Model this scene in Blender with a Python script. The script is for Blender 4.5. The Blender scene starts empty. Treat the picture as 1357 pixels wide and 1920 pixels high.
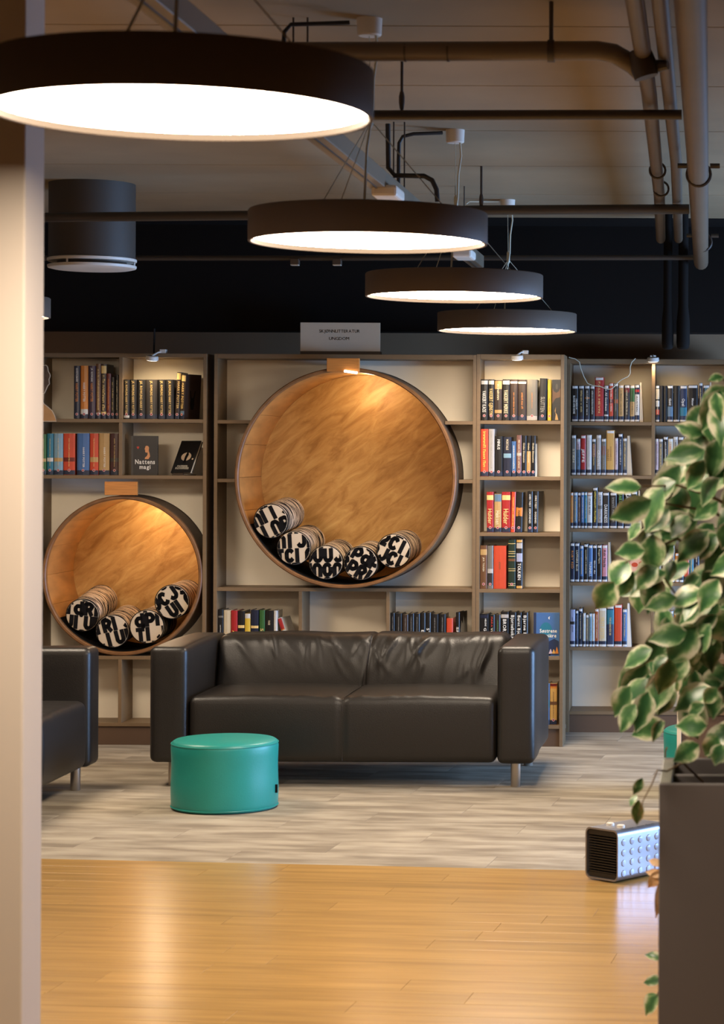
import bpy, bmesh, math, random
from mathutils import Matrix, Vector, Euler

# ------------------------------------------------------------------ camera, world, lights, exposure
S = bpy.context.scene
COL = S.collection
F = 4250.0            # focal length in pixels of the 1357 x 1920 frame
CX, CY = 1340.0, 855.0   # where the lens axis meets the frame (the photograph is a crop)
H = 1.53              # eye height
ROLL = math.radians(0.25)
cr, sr = math.cos(ROLL), math.sin(ROLL)

cam_d = bpy.data.cameras.new('camera')
cam = bpy.data.objects.new('camera', cam_d)
COL.objects.link(cam)
cam.location = (0, 0, H)
cam.rotation_euler = (math.pi / 2, -ROLL, 0)
cam_d.sensor_fit = 'VERTICAL'
cam_d.sensor_height = 36.0
cam_d.lens = F / 1920.0 * 36.0
cam_d.shift_x = -(CX - 1357 / 2) / 1920.0
cam_d.shift_y = (CY - 1920 / 2) / 1920.0
cam_d.clip_start = 0.05
cam_d.dof.use_dof = True
cam_d.dof.focus_distance = 11.3
cam_d.dof.aperture_fstop = 8.5
S.camera = cam

S.view_settings.view_transform = 'Standard'
S.view_settings.look = 'None'
S.view_settings.gamma = 1.0
S.view_settings.use_curve_mapping = False
S.view_settings.exposure = 0.0

w = bpy.data.worlds.new('world')
S.world = w
w.use_nodes = True
w.node_tree.nodes['Background'].inputs[0].default_value = (0.55, 0.7, 1.0, 1)
w.node_tree.nodes['Background'].inputs[1].default_value = 0.6

PENDANT_POWER = 43.0
WARM = (1.0, 0.80, 0.57)


def area(name, loc, rot, sx, sy, power, color):
    l = bpy.data.lights.new(name, 'AREA')
    l.shape = 'RECTANGLE'
    l.size, l.size_y = sx, sy
    l.energy = power
    l.color = color
    o = bpy.data.objects.new(name, l)
    COL.objects.link(o)
    o.location, o.rotation_euler = loc, rot
    return o


# daylight entering by the windows of the right-hand wall
win = area('window_daylight', (3.05, 10.2, 0.80), (0, math.radians(84), 0), 1.3, 3.6, 250, (0.32, 0.56, 1.0))
win.data.spread = math.radians(130)
# ceiling lamps out of frame, some of them in the near room
area('unseen_room_lamp', (-0.9, 1.7, 2.12), (0, 0, 0), 0.65, 0.65, 22, WARM)
area('unseen_room_lamp', (-3.3, 2.4, 2.12), (0, 0, 0), 0.65, 0.65, 10, WARM)
area('unseen_room_lamp', (-3.3, 6.3, 2.12), (0, 0, 0), 0.65, 0.65, 28, WARM)  # unseen lamp added to brighten the carpet at the left
area('unseen_room_lamp', (1.4, 6.6, 2.12), (0, 0, 0), 0.65, 0.65, 30, WARM)


# ------------------------------------------------------------------ helpers
def U(px, py, d):
    """point of the room seen at pixel (px, py) at distance d"""
    u, v = px - CX, py - CY
    return Vector(((u * cr + v * sr) / F * d, d, H - (-u * sr + v * cr) / F * d))


def X(px, d): return U(px, CY, d).x
def Z(px, py, d): return U(px, py, d).z


def lin(c):
    out = []
    for v in c[:3]:
        v = v / 255.0
        out.append(v / 12.92 if v <= 0.04045 else ((v + 0.055) / 1.055) ** 2.4)
    return tuple(out) + (1.0,)


def wm(o):
    m = o.matrix_basis.copy()
    p = o.parent
    while p is not None:
        m = p.matrix_basis @ m
        p = p.parent
    return m


MATS = {}


def mat(name, rgb, rough=0.5, metal=0.0, spec=0.5, var=0.0, vscale=8.0, bump=0.0, bscale=40.0, emit=None, estr=0.0, stretch=None, rand=0.0, rgb2=None, coat=0.0, transl=0.0):
    if name in MATS:
        return MATS[name]
    m = bpy.data.materials.new(name)
    m.use_nodes = True
    nt = m.node_tree
    b = nt.nodes['Principled BSDF']
    b.inputs['Roughness'].default_value = rough
    b.inputs['Metallic'].default_value = metal
    b.inputs['Specular IOR Level'].default_value = spec
    b.inputs['Base Color'].default_value = lin(rgb)
    if coat:
        b.inputs['Coat Weight'].default_value = coat
        b.inputs['Coat Roughness'].default_value = 0.2
    if emit is not None:
        b.inputs['Emission Color'].default_value = emit + (1.0,)
        b.inputs['Emission Strength'].default_value = estr
    vec = None
    if var or bump or rgb2:
        tc = nt.nodes.new('ShaderNodeTexCoord')
        mp = nt.nodes.new('ShaderNodeMapping')
        nt.links.new(tc.outputs['Object'], mp.inputs[0])
        if stretch:
            mp.inputs['Scale'].default_value = stretch
        vec = mp.outputs[0]
    if rgb2 or var:
        n = nt.nodes.new('ShaderNodeTexNoise')
        n.inputs['Scale'].default_value = vscale
        n.inputs['Detail'].default_value = 6
        nt.links.new(vec, n.inputs['Vector'])
        r = nt.nodes.new('ShaderNodeValToRGB')
        if rgb2:
            r.color_ramp.elements[0].position, r.color_ramp.elements[1].position = 0.35, 0.65
            r.color_ramp.elements[0].color = lin(rgb)
            r.color_ramp.elements[1].color = lin(rgb2)
        else:
            c = lin(rgb)
            r.color_ramp.elements[0].position, r.color_ramp.elements[1].position = 0.3, 0.7
            r.color_ramp.elements[0].color = tuple(x * (1 - var) for x in c[:3]) + (1,)
            r.color_ramp.elements[1].color = tuple(min(1, x * (1 + var)) for x in c[:3]) + (1,)
        nt.links.new(n.outputs['Fac'], r.inputs[0])
        out = r.outputs[0]
        if rand:
            oi = nt.nodes.new('ShaderNodeObjectInfo')
            hs = nt.nodes.new('ShaderNodeHueSaturation')
            mr = nt.nodes.new('ShaderNodeMapRange')
            mr.inputs['To Min'].default_value = 1 - rand
            mr.inputs['To Max'].default_value = 1 + rand
            nt.links.new(oi.outputs['Random'], mr.inputs[0])
            nt.links.new(mr.outputs[0], hs.inputs['Value'])
            nt.links.new(out, hs.inputs['Color'])
            out = hs.outputs[0]
            ad = nt.nodes.new('ShaderNodeVectorMath')
            ad.operation = 'ADD'
            sc = nt.nodes.new('ShaderNodeVectorMath')
            sc.operation = 'SCALE'
            cmb = nt.nodes.new('ShaderNodeCombineXYZ')
            for k in range(3):
                nt.links.new(oi.outputs['Random'], cmb.inputs[k])
            nt.links.new(cmb.outputs[0], sc.inputs[0])
            sc.inputs['Scale'].default_value = 37.0
            nt.links.new(vec, ad.inputs[0])
            nt.links.new(sc.outputs[0], ad.inputs[1])
            nt.links.new(ad.outputs[0], n.inputs['Vector'])
        nt.links.new(out, b.inputs['Base Color'])
    if bump:
        n2 = nt.nodes.new('ShaderNodeTexNoise')
        n2.inputs['Scale'].default_value = bscale
        n2.inputs['Detail'].default_value = 4
        nt.links.new(vec, n2.inputs['Vector'])
        bp = nt.nodes.new('ShaderNodeBump')
        bp.inputs['Strength'].default_value = bump
        bp.inputs['Distance'].default_value = 0.01
        nt.links.new(n2.outputs['Fac'], bp.inputs['Height'])
        nt.links.new(bp.outputs[0], b.inputs['Normal'])
    MATS[name] = m
    return m


class MB:
    """collects shapes in room coordinates; build() links them as one mesh object"""

    def __init__(self):
        self.v, self.f, self.mi, self.sm = [], [], [], []

    def add(self, vs, fs, mi=0, smooth=False):
        o = len(self.v)
        self.v += [tuple(p) for p in vs]
        for f in fs:
            self.f.append(tuple(i + o for i in f))
            self.mi.append(mi)
            self.sm.append(smooth)

    def box(self, x0, x1, y0, y1, z0, z1, mi=0, c=0.0):
        if c <= 0:
            vs = [(x, y, z) for z in (z0, z1) for y in (y0, y1) for x in (x0, x1)]
            self.add(vs, [(0, 2, 3, 1), (4, 5, 7, 6), (0, 1, 5, 4), (2, 6, 7, 3), (0, 4, 6, 2), (1, 3, 7, 5)], mi)
        else:
            bm = bmesh.new()
            bmesh.ops.create_cube(bm, size=1.0)
            for q in bm.verts:
                q.co = Vector(((x0 + x1) / 2 + q.co.x * (x1 - x0), (y0 + y1) / 2 + q.co.y * (y1 - y0), (z0 + z1) / 2 + q.co.z * (z1 - z0)))
            bmesh.ops.bevel(bm, geom=bm.edges[:], offset=c, segments=2, affect='EDGES', profile=0.5)
            self.bm(bm, mi)
        return self

    def bm(self, bm, mi=0, smooth=False):
        bm.verts.index_update()
        self.add([q.co for q in bm.verts], [[q.index for q in f.verts] for f in bm.faces], mi, smooth)
        bm.free()

    def ring(self, rings, mi=0, closed=False, cap0=True, cap1=True, smooth=True):
        n = len(rings[0])
        vs = [p for r in rings for p in r]
        fs = []
        m = len(rings)
        for a in range(m if closed else m - 1):
            b = (a + 1) % m
            for i in range(n):
                j = (i + 1) % n
                fs.append((a * n + i, a * n + j, b * n + j, b * n + i))
        self.add(vs, fs, mi, smooth)
        if not closed:
            if cap0:
                self.add(rings[0], [tuple(range(n))[::-1]], mi)
            if cap1:
                self.add(rings[-1], [tuple(range(n))], mi)

    def tube(self, pts, r, seg=8, mi=0, cap=True):
        pts = [Vector(p) for p in pts]
        rs = r if isinstance(r, (list, tuple)) else [r] * len(pts)
        rings = []
        up = None
        for i, p in enumerate(pts):
            t = (pts[min(i + 1, len(pts) - 1)] - pts[max(i - 1, 0)]).normalized()
            if up is None:
                up = Vector((0, 0, 1)) if abs(t.z) < 0.9 else Vector((1, 0, 0))
            a = t.cross(up)
            if a.length < 1e-5:
                a = t.cross(Vector((1, 0.1, 0)))
            a.normalize()
            b = t.cross(a).normalized()
            up = -b if up.dot(-b) > 0 else b
            rings.append([p + (a * math.cos(q) + b * math.sin(q)) * rs[i] for q in [2 * math.pi * k / seg for k in range(seg)]])
        # faces must point outwards
        rings = [list(reversed(rg)) for rg in rings]
        self.ring(rings, mi, cap0=cap, cap1=cap)
        return self

    def lathe(self, prof, c, axis='z', seg=32, mi=0, cap0=True, cap1=True, closed=False):
        rings = []
        for r, h in prof:
            rg = []
            for k in range(seg):
                q = 2 * math.pi * k / seg
                if axis == 'z':
                    rg.append((c[0] + r * math.cos(q), c[1] + r * math.sin(q), c[2] + h))
                elif axis == 'y':
                    rg.append((c[0] + r * math.cos(q), c[1] + h, c[2] + r * math.sin(q)))
                else:
                    rg.append((c[0] + h, c[1] + r * math.cos(q), c[2] + r * math.sin(q)))
            rings.append(rg)
        self.ring(rings, mi, closed=closed, cap0=cap0, cap1=cap1)
        return self

    def prism(self, poly, ex, ey, n, o, t, mi=0):
        """poly in the plane (ex, ey) at o, thickness t against n"""
        ex, ey, n, o = Vector(ex), Vector(ey), Vector(n), Vector(o)
        a = [o + ex * p[0] + ey * p[1] for p in poly]
        b = [p - n * t for p in a]
        k = len(a)
        self.add(a + b, [tuple(range(k)), tuple(range(2 * k - 1, k - 1, -1))] + [(i, k + i, k + (i + 1) % k, (i + 1) % k) for i in range(k)], mi)
        return self

    def build(self, name, mats, parent=None, local=False, sharp=35):
        me = bpy.data.meshes.new(name)
        vs = self.v
        if parent is not None and not local:
            inv = wm(parent).inverted()
            vs = [inv @ Vector(p) for p in vs]
        me.from_pydata(vs, [], self.f)
        if not isinstance(mats, (list, tuple)):
            mats = [mats]
        for m in mats:
            me.materials.append(m)
        me.polygons.foreach_set('material_index', self.mi)
        me.polygons.foreach_set('use_smooth', self.sm)
        if any(self.sm):
            me.set_sharp_from_angle(angle=math.radians(sharp))
        me.update()
        return link(name, me, parent)


def link(name, data, parent=None):
    o = bpy.data.objects.new(name, data)
    COL.objects.link(o)
    if parent is not None:
        o.parent = parent
    return o


def tag(o, label, cat, group=None):
    o['label'] = label
    o['category'] = cat
    if group:
        o['group'] = group
    return o


def thing(name, label, cat, loc=(0, 0, 0), rot=(0, 0, 0), group=None):
    o = link(name, None)
    o.location, o.rotation_euler = loc, rot
    o.empty_display_size = 0.1
    return tag(o, label, cat, group)


def struct(o):
    o['kind'] = 'structure'
    return o


def cushion(x0, x1, y0, y1, z0, z1, r, n=(8, 6, 4), disp=None):
    """rounded box on a fine grid, with an optional displacement"""
    def ax(a0, a1, k):
        e = [a0, a0 + r * 0.12, a0 + r * 0.35, a0 + r * 0.65]
        m = [a0 + r + (a1 - a0 - 2 * r) * i / k for i in range(k + 1)]
        return e + m + [a1 - (q - a0) for q in reversed(e)]
    A = [ax(x0, x1, n[0]), ax(y0, y1, n[1]), ax(z0, z1, n[2])]
    L = [len(a) - 1 for a in A]
    lo, hi = (x0 + r, y0 + r, z0 + r), (x1 - r, y1 - r, z1 - r)
    idx, vs, fs = {}, [], []

    def vert(i, j, k):
        key = (i, j, k)
        if key not in idx:
            p = Vector((A[0][i], A[1][j], A[2][k]))
            q = Vector([min(max(p[t], lo[t]), hi[t]) for t in range(3)])
            d = p - q
            nn = d.normalized() if d.length > 1e-9 else Vector((0, 0, 1))
            p = q + nn * r
            if disp:
                p = disp(p, nn)
            idx[key] = len(vs)
            vs.append(p)
        return idx[key]
    for a, b, c in ((0, 1, 2), (1, 2, 0), (2, 0, 1)):
        for side in (0, L[c]):
            for i in range(L[a]):
                for j in range(L[b]):
                    q = []
                    for di, dj in ((0, 0), (1, 0), (1, 1), (0, 1)):
                        t = [0, 0, 0]
                        t[a], t[b], t[c] = i + di, j + dj, side
                        q.append(vert(*t))
                    fs.append(q if side else q[::-1])
    mb = MB()
    mb.add(vs, fs, 0, True)
    return mb


# ---- lettering: flat glyph meshes taken from Blender's built-in font
GL = {}


def glyph(ch, off):
    k = (ch, off)
    if k not in GL:
        cu = bpy.data.curves.new('glyph', 'FONT')
        cu.body = ch
        cu.resolution_u = 2
        cu.offset = off
        ob = bpy.data.objects.new('glyph', cu)
        me = bpy.data.meshes.new_from_object(ob)
        vs = [tuple(q.co[:2]) for q in me.vertices]
        fs = [tuple(p.vertices) for p in me.polygons]
        bpy.data.meshes.remove(me)
        bpy.data.objects.remove(ob)
        bpy.data.curves.remove(cu)
        if vs:
            mn = min(p[0] for p in vs)
            vs = [(p[0] - mn, p[1]) for p in vs]
            adv = max(p[0] for p in vs) + 0.10
        else:
            adv = 0.3
        GL[k] = (vs, fs, adv)
    return GL[k]


def letters(txt, off=0.012):
    """verts, faces, width, with a capital height of about 0.7"""
    x, V, Fs = 0.0, [], []
    for ch in txt:
        if ch == ' ':
            x += 0.32
            continue
        vs, fs, adv = glyph(ch, off)
        o = len(V)
        V += [(p[0] + x, p[1]) for p in vs]
        Fs += [tuple(i + o for i in f) for f in fs]
        x += adv
    return V, Fs, max(x - 0.1, 0.1)


def put_text(mb, txt, o, ex, ey, length, height, mi=0, off=0.012):
    """text starting at o along ex, fitted into length x height (centred on ey)"""
    V, Fs, wd = letters(txt, off)
    o, ex, ey = Vector(o), Vector(ex), Vector(ey)
    sx, sy = length / wd, height / 0.72
    mb.add([o + ex * (p[0] * sx) + ey * ((p[1] - 0.36) * sy) for p in V], Fs, mi)


def put_dashes(mb, rng, o, ex, ey, length, height, mi=0):
    o, ex, ey = Vector(o), Vector(ex), Vector(ey)
    x = 0.0
    while x < length:
        a = rng.uniform(0.10, 0.22) * height
        h0, h1 = -height * 0.34, height * rng.choice((0.16, 0.16, 0.34))
        b = min(x + a, length)
        if rng.random() > 0.16:
            mb.add([o + ex * x + ey * h0, o + ex * b + ey * h0, o + ex * b + ey * h1, o + ex * x + ey * h1], [(0, 1, 2, 3)], mi)
            if rng.random() < 0.5:      # a second stem joined by a bar, like a letter
                c = min(b + 0.30 * height, length)
                d_ = min(c + a, length)
                mb.add([o + ex * b + ey * (h1 - height * 0.12), o + ex * c + ey * (h1 - height * 0.12), o + ex * c + ey * h1, o + ex * b + ey * h1], [(0, 1, 2, 3)], mi)
                mb.add([o + ex * c + ey * h0, o + ex * d_ + ey * h0, o + ex * d_ + ey * h1, o + ex * c + ey * h1], [(0, 1, 2, 3)], mi)
                b = d_
        x = b + height * 0.16


# ------------------------------------------------------------------ materials
m_plank = mat('wood_plank', (172, 134, 76), 0.24, var=0.16, vscale=2.2, stretch=(1.0, 11, 1), rand=0.07, spec=0.5)
m_carpet = mat('carpet_pile', (138, 126, 110), 0.95, rgb2=(180, 168, 149), vscale=2.3, stretch=(1.2, 4.2, 1), rand=0.03, spec=0.1, bump=0.35, bscale=260)
m_subfloor = mat('subfloor', (120, 90, 55), 0.8)
m_ceil = mat('ceiling_paint', (140, 122, 94), 0.85, var=0.10, vscale=2.0)
m_black = mat('black_paint', (22, 18, 15), 0.8, spec=0.15)
m_wallgrey = mat('grey_wall_paint', (152, 124, 94), 0.85)
m_wallpale = mat('pale_wall_paint', (196, 184, 172), 0.7)
m_shelf = mat('taupe_laminate', (118, 94, 66), 0.5, var=0.06, vscale=5, stretch=(1, 1, 12))
m_plinth = mat('brown_plinth', (90, 66, 46), 0.6)
m_panel = mat('white_back_panel', (240, 228, 206), 0.6, var=0.02)
m_leather = mat('dark_leather', (30, 26, 23), 0.40, spec=0.5, bump=0.12, bscale=260)
m_seam = mat('leather_seam', (42, 36, 33), 0.4)
m_steel = mat('brushed_steel', (190, 180, 168), 0.35, metal=0.9)
m_teal = mat('teal_vinyl', (34, 142, 132), 0.38, var=0.03, bump=0.05, bscale=150)
m_barrelin = None
m_rim = mat('barrel_rim_wood', (120, 80, 44), 0.5, var=0.25, vscale=6, stretch=(3, 3, 3))
m_barrelout = mat('barrel_outer_wood', (84, 66, 50), 0.6, var=0.25, vscale=5)
m_block = mat('oak_block', (196, 126, 58), 0.5, var=0.14, vscale=5, stretch=(2, 2, 30))
m_lining = mat('black_lining', (14, 13, 12), 0.9, spec=0.1)
m_cream = mat('cream_fabric', (206, 186, 160), 0.9, spec=0.1, bump=0.15, bscale=300)
m_ink = mat('black_print', (22, 20, 20), 0.9, spec=0.1)
m_housing = mat('lamp_housing', (90, 78, 68), 0.6, spec=0.3)
m_white = mat('white_plastic', (216, 208, 196), 0.45)
m_wire = mat('pale_cable', (196, 192, 170), 0.5)
m_darkcable = mat('dark_cable', (30, 27, 25), 0.6)
m_pipe = mat('painted_pipe', (98, 84, 68), 0.42, var=0.10, vscale=4)
m_pipedark = mat('dark_pipe', (58, 49, 41), 0.45)
m_diff = mat('lamp_diffuser', (255, 255, 255), 0.6, emit=(1.0, 0.83, 0.64), estr=PENDANT_POWER)
m_led = mat('led_face', (255, 255, 255), 0.6, emit=(1.0, 0.92, 0.80), estr=6.0)
m_paper = mat('book_pages', (214, 200, 174), 0.9, spec=0.1)
m_sign = mat('sign_card', (200, 182, 156), 0.7)
m_planter = mat('planter_lacquer', (98, 92, 92), 0.5)
m_planter_lit = mat('planter_lacquer_lit', (120, 118, 106), 0.45)  # lighter copy of the lacquer, light on the left rim put into the colour
m_soil = mat('soil', (46, 36, 28), 0.95, var=0.4, vscale=60)
m_stem = mat('plant_stem', (112, 90, 62), 0.7, var=0.2, vscale=20)
m_dry = mat('dry_leaf', (222, 186, 146), 0.7, var=0.25, vscale=12)
m_duct = mat('duct_paint', (66, 58, 50), 0.6)
m_label = mat('spine_label_white', (214, 208, 200), 0.5)
m_navyband = mat('spine_band_navy', (34, 40, 60), 0.4)
m_dot = mat('sticker_red', (150, 48, 40), 0.5)
m_dotring = mat('sticker_ring', (196, 160, 160), 0.5)
m_chrome = mat('heater_steel', (150, 149, 156), 0.38, metal=0.8)
m_heatdark = mat('heater_black', (24, 20, 18), 0.45)


def make_ply():
    m = bpy.data.materials.new('stained_plywood')
    m.use_nodes = True
    nt = m.node_tree
    b = nt.nodes['Principled BSDF']
    b.inputs['Roughness'].default_value = 0.5
    b.inputs['Specular IOR Level'].default_value = 0.3
    tc = nt.nodes.new('ShaderNodeTexCoord')
    mp = nt.nodes.new('ShaderNodeMapping')
    mr_ = nt.nodes.new('ShaderNodeMapping')
    mr_.inputs['Rotation'].default_value = (0, math.radians(38), 0)
    nt.links.new(tc.outputs['Object'], mr_.inputs[0])
    mp.inputs['Scale'].default_value = (3.5, 2.0, 13.0)
    nt.links.new(mr_.outputs[0], mp.inputs[0])
    n = nt.nodes.new('ShaderNodeTexNoise')
    n.inputs['Scale'].default_value = 1.6
    n.inputs['Detail'].default_value = 8
    n.inputs['Roughness'].default_value = 0.62
    n.inputs['Distortion'].default_value = 0.7
    nt.links.new(mp.outputs[0], n.inputs['Vector'])
    r = nt.nodes.new('ShaderNodeValToRGB')
    r.color_ramp.elements[0].position = 0.30
    r.color_ramp.elements[1].position = 0.72
    r.color_ramp.elements[0].color = lin((158, 112, 58))
    r.color_ramp.elements[1].color = lin((212, 170, 106))
    e = r.color_ramp.elements.new(0.5)
    e.color = lin((190, 144, 82))
    nt.links.new(n.outputs['Fac'], r.inputs[0])
    nt.links.new(r.outputs[0], b.inputs['Base Color'])
    bp = nt.nodes.new('ShaderNodeBump')
    bp.inputs['Strength'].default_value = 0.35
    bp.inputs['Distance'].default_value = 0.012
    nt.links.new(n.outputs['Fac'], bp.inputs['Height'])
    nt.links.new(bp.outputs[0], b.inputs['Normal'])
    return m


m_ply = make_ply()
m_stave = mat('barrel_stave', (170, 118, 62), 0.45, var=0.22, vscale=3, stretch=(6, 1.5, 6), rand=0.12)


def make_bolster_side():
    m = bpy.data.materials.new('striped_fabric')
    m.use_nodes = True
    nt = m.node_tree
    b = nt.nodes['Principled BSDF']
    b.inputs['Roughness'].default_value = 0.9
    b.inputs['Specular IOR Level'].default_value = 0.1
    tc = nt.nodes.new('ShaderNodeTexCoord')
    mp = nt.nodes.new('ShaderNodeMapping')
    mp.inputs['Scale'].default_value = (9, 130, 9)
    nt.links.new(tc.outputs['Object'], mp.inputs[0])
    oi = nt.nodes.new('ShaderNodeObjectInfo')
    n = nt.nodes.new('ShaderNodeTexNoise')
    n.noise_dimensions = '4D'
    mm = nt.nodes.new('ShaderNodeMath')
    mm.operation = 'MULTIPLY'
    mm.inputs[1].default_value = 50
    nt.links.new(oi.outputs['Random'], mm.inputs[0])
    nt.links.new(mm.outputs[0], n.inputs['W'])
    n.inputs['Scale'].default_value = 1.0
    n.inputs['Detail'].default_value = 1.0
    nt.links.new(mp.outputs[0], n.inputs['Vector'])
    r = nt.nodes.new('ShaderNodeValToRGB')
    r.color_ramp.interpolation = 'CONSTANT'
    r.color_ramp.elements[0].color = lin((24, 22, 22))
    r.color_ramp.elements[1].color = lin((206, 184, 156))
    r.color_ramp.elements[1].position = 0.50
    nt.links.new(n.outputs['Fac'], r.inputs[0])
    nt.links.new(r.outputs[0], b.inputs['Base Color'])
    return m


m_bolster = make_bolster_side()


def make_leaf():
    m = bpy.data.materials.new('variegated_leaf')
    m.use_nodes = True
    nt = m.node_tree
    b = nt.nodes['Principled BSDF']
    b.inputs['Roughness'].default_value = 0.32
    b.inputs['Specular IOR Level'].default_value = 0.5
    uv = nt.nodes.new('ShaderNodeUVMap')
    sp = nt.nodes.new('ShaderNodeSeparateXYZ')
    nt.links.new(uv.outputs[0], sp.inputs[0])
    oi = nt.nodes.new('ShaderNodeObjectInfo')
    n = nt.nodes.new('ShaderNodeTexNoise')
    n.noise_dimensions = '4D'
    n.inputs['Scale'].default_value = 2.6
    n.inputs['Detail'].default_value = 4
    mw = nt.nodes.new('ShaderNodeMath'); mw.operation = 'MULTIPLY'; mw.inputs[1].default_value = 60
    nt.links.new(oi.outputs['Random'], mw.inputs[0])
    nt.links.new(mw.outputs[0], n.inputs['W'])
    nt.links.new(uv.outputs[0], n.inputs['Vector'])
    # distance from the midrib, 0..1
    s1 = nt.nodes.new('ShaderNodeMath'); s1.operation = 'SUBTRACT'; s1.inputs[1].default_value = 0.5
    nt.links.new(sp.outputs['Y'], s1.inputs[0])
    a1 = nt.nodes.new('ShaderNodeMath'); a1.operation = 'ABSOLUTE'
    nt.links.new(s1.outputs[0], a1.inputs[0])
    k1 = nt.nodes.new('ShaderNodeMath'); k1.operation = 'MULTIPLY_ADD'; k1.inputs[1].default_value = 2.0
    nt.links.new(a1.outputs[0], k1.inputs[0])
    s2 = nt.nodes.new('ShaderNodeMath'); s2.operation = 'MULTIPLY_ADD'; s2.inputs[1].default_value = 2.4; s2.inputs[2].default_value = -1.2
    nt.links.new(n.outputs['Fac'], s2.inputs[0])
    nt.links.new(s2.outputs[0], k1.inputs[2])
    r = nt.nodes.new('ShaderNodeValToRGB')
    el = r.color_ramp.elements
    el[0].position = 0.0; el[0].color = lin((52, 98, 58))
    el[1].position = 0.98; el[1].color = lin((216, 214, 188))
    q = el.new(0.40); q.color = lin((74, 118, 70))
    q = el.new(0.62); q.color = lin((114, 150, 98))
    q = el.new(0.80); q.color = lin((172, 186, 146))
    nt.links.new(k1.outputs[0], r.inputs[0])
    hs = nt.nodes.new('ShaderNodeHueSaturation')
    mr = nt.nodes.new('ShaderNodeMapRange')
    mr.inputs['To Min'].default_value = 0.65
    mr.inputs['To Max'].default_value = 1.15
    nt.links.new(oi.outputs['Random'], mr.inputs[0])
    nt.links.new(mr.outputs[0], hs.inputs['Value'])
    nt.links.new(r.outputs[0], hs.inputs['Color'])
    nt.links.new(hs.outputs[0], b.inputs['Base Color'])
    b.inputs['Subsurface Weight'].default_value = 0.0
    return m


m_leaf = make_leaf()

# ------------------------------------------------------------------ room shell
RX0, RX1, RY0, RY1 = -5.0, 3.2, -2.0, 12.9
CEIL = H + 1.233
floor = struct(MB().box(RX0, RX1, RY0, RY1, -0.08, -0.022).build('floor', m_subfloor))
TH = -math.radians(5.33)
e1 = Vector((math.cos(TH), math.sin(TH), 0)); e2 = Vector((-math.sin(TH), math.cos(TH), 0))
O0 = U(1100, 1632, 1.53 * F / (1632 - 854)); O0.z = 0
rng = random.Random(5)


def unit_board(L, W, T, c):
    mb = MB()
    mb.box(0, L, 0, W, -T, 0, 0, c)
    me = bpy.data.meshes.new('board')
    me.from_pydata(mb.v, [], mb.f)
    return me


def clip_ok(o, L, W):
    for a, b in ((0, 0), (L, 0), (0, W), (L, W)):
        p = o + e1 * a + e2 * b
        if not (RX0 - 0.02 < p.x < RX1 + 0.02 and RY0 < p.y < RY1 + 0.02):
            return False
    return True


plank_me = {}
for row in range(34):
    W = 0.137
    y = -(row + 1) * W
    x = -4.5 + rng.uniform(0, 1.1)
    while x < 2.7:
        L = rng.choice((0.9, 1.2, 1.5))
        if L not in plank_me:
            plank_me[L] = unit_board(L - 0.0012, W - 0.0012, 0.014, 0.0004)
            plank_me[L].materials.append(m_plank)
        o = O0 + e1 * x + e2 * y
        if clip_ok(o, L, W):
            p = link('plank', plank_me[L], floor)
            p.location = o
            p.rotation_euler = (0, 0, TH)
        x += L
tile_me = unit_board(0.9992, 0.2492, 0.012, 0.0012)
tile_me.materials.append(m_carpet)
for row in range(20):
    x = -4.4 + (row % 3) * 0.33 + rng.uniform(-0.02, 0.02)
    for k in range(8):
        o = O0 + e1 * (x + k) + e2 * (row * 0.25)
        if clip_ok(o, 1.0, 0.25):
            p = link('carpet_tile', tile_me, floor)
            p.location = o
            p.rotation_euler = (0, 0, TH)

ceiling = struct(MB().box(RX0, RX1, RY0, RY1, CEIL + 0.012, CEIL + 0.08).build('ceiling', m_black))
k = 0
yy = 9.67 - 1.05 * 11
while yy < RY1:
    a, b = max(yy + 0.005, RY0), min(yy + 1.045, RY1)
    if b - a > 0.05:
        MB().box(RX0, RX1, a, b, CEIL, CEIL + 0.012, 0, 0.002).build('ceiling_panel', m_ceil if a < 11.7 else m_black, ceiling)
    yy += 1.05
struct(MB().box(RX0, RX1, RY1, RY1 + 0.1, 0, CEIL + 0.08).build('wall_back', m_wallgrey))
struct(MB().box(RX0 - 0.1, RX0, RY0, RY1, 0, CEIL + 0.08).build('wall_left', m_wallgrey))
struct(MB().box(RX0, RX1, RY0 - 0.1, RY0, 0, CEIL + 0.08).build('wall_near', m_wallpale))
wr = MB()
wr.box(RX1, RX1 + 0.15, RY0, RY1, 0, 0.12)
wr.box(RX1, RX1 + 0.15, RY0, RY1, 1.50, CEIL + 0.08)
wr.box(RX1, RX1 + 0.15, RY0, 5.8, 0.12, 1.50)
wr.box(RX1, RX1 + 0.15, 12.1, RY1, 0.12, 1.50)
struct(wr.build('wall_right', m_wallgrey))
wf = MB()
for q in (5.8, 7.4, 9.0, 10.5, 12.04):
    wf.box(RX1 + 0.03, RX1 + 0.09, q, q + 0.06, 0.12, 1.50)
wf.box(RX1 + 0.03, RX1 + 0.09, 5.8, 12.1, 0.12, 0.17)
wf.box(RX1 + 0.03, RX1 + 0.09, 5.8, 12.1, 1.45, 1.50)
struct(wf.build('window_1', m_white))
# end of the partition in the left foreground
px_x = X(45, 4.60)
struct(MB().box(-3.4, px_x, 4.60, 4.733, 0, CEIL, 0, 0.004).build('wall_front', m_wallpale))
# black downstand beam above the bookcases
BEAM_Y = 12.2
bz = Z(1100, 623, BEAM_Y)
struct(MB().box(RX0, RX1, BEAM_Y, BEAM_Y + 0.16, bz, CEIL).build('ceiling_beam', m_black))

# ------------------------------------------------------------------ bookcases
D1, DP = 11.89, 0.23     # front plane and depth of the near cases
D2, DP2 = 12.52, 0.26    # front plane and depth of the case at the right wall
T = 0.0187


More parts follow.
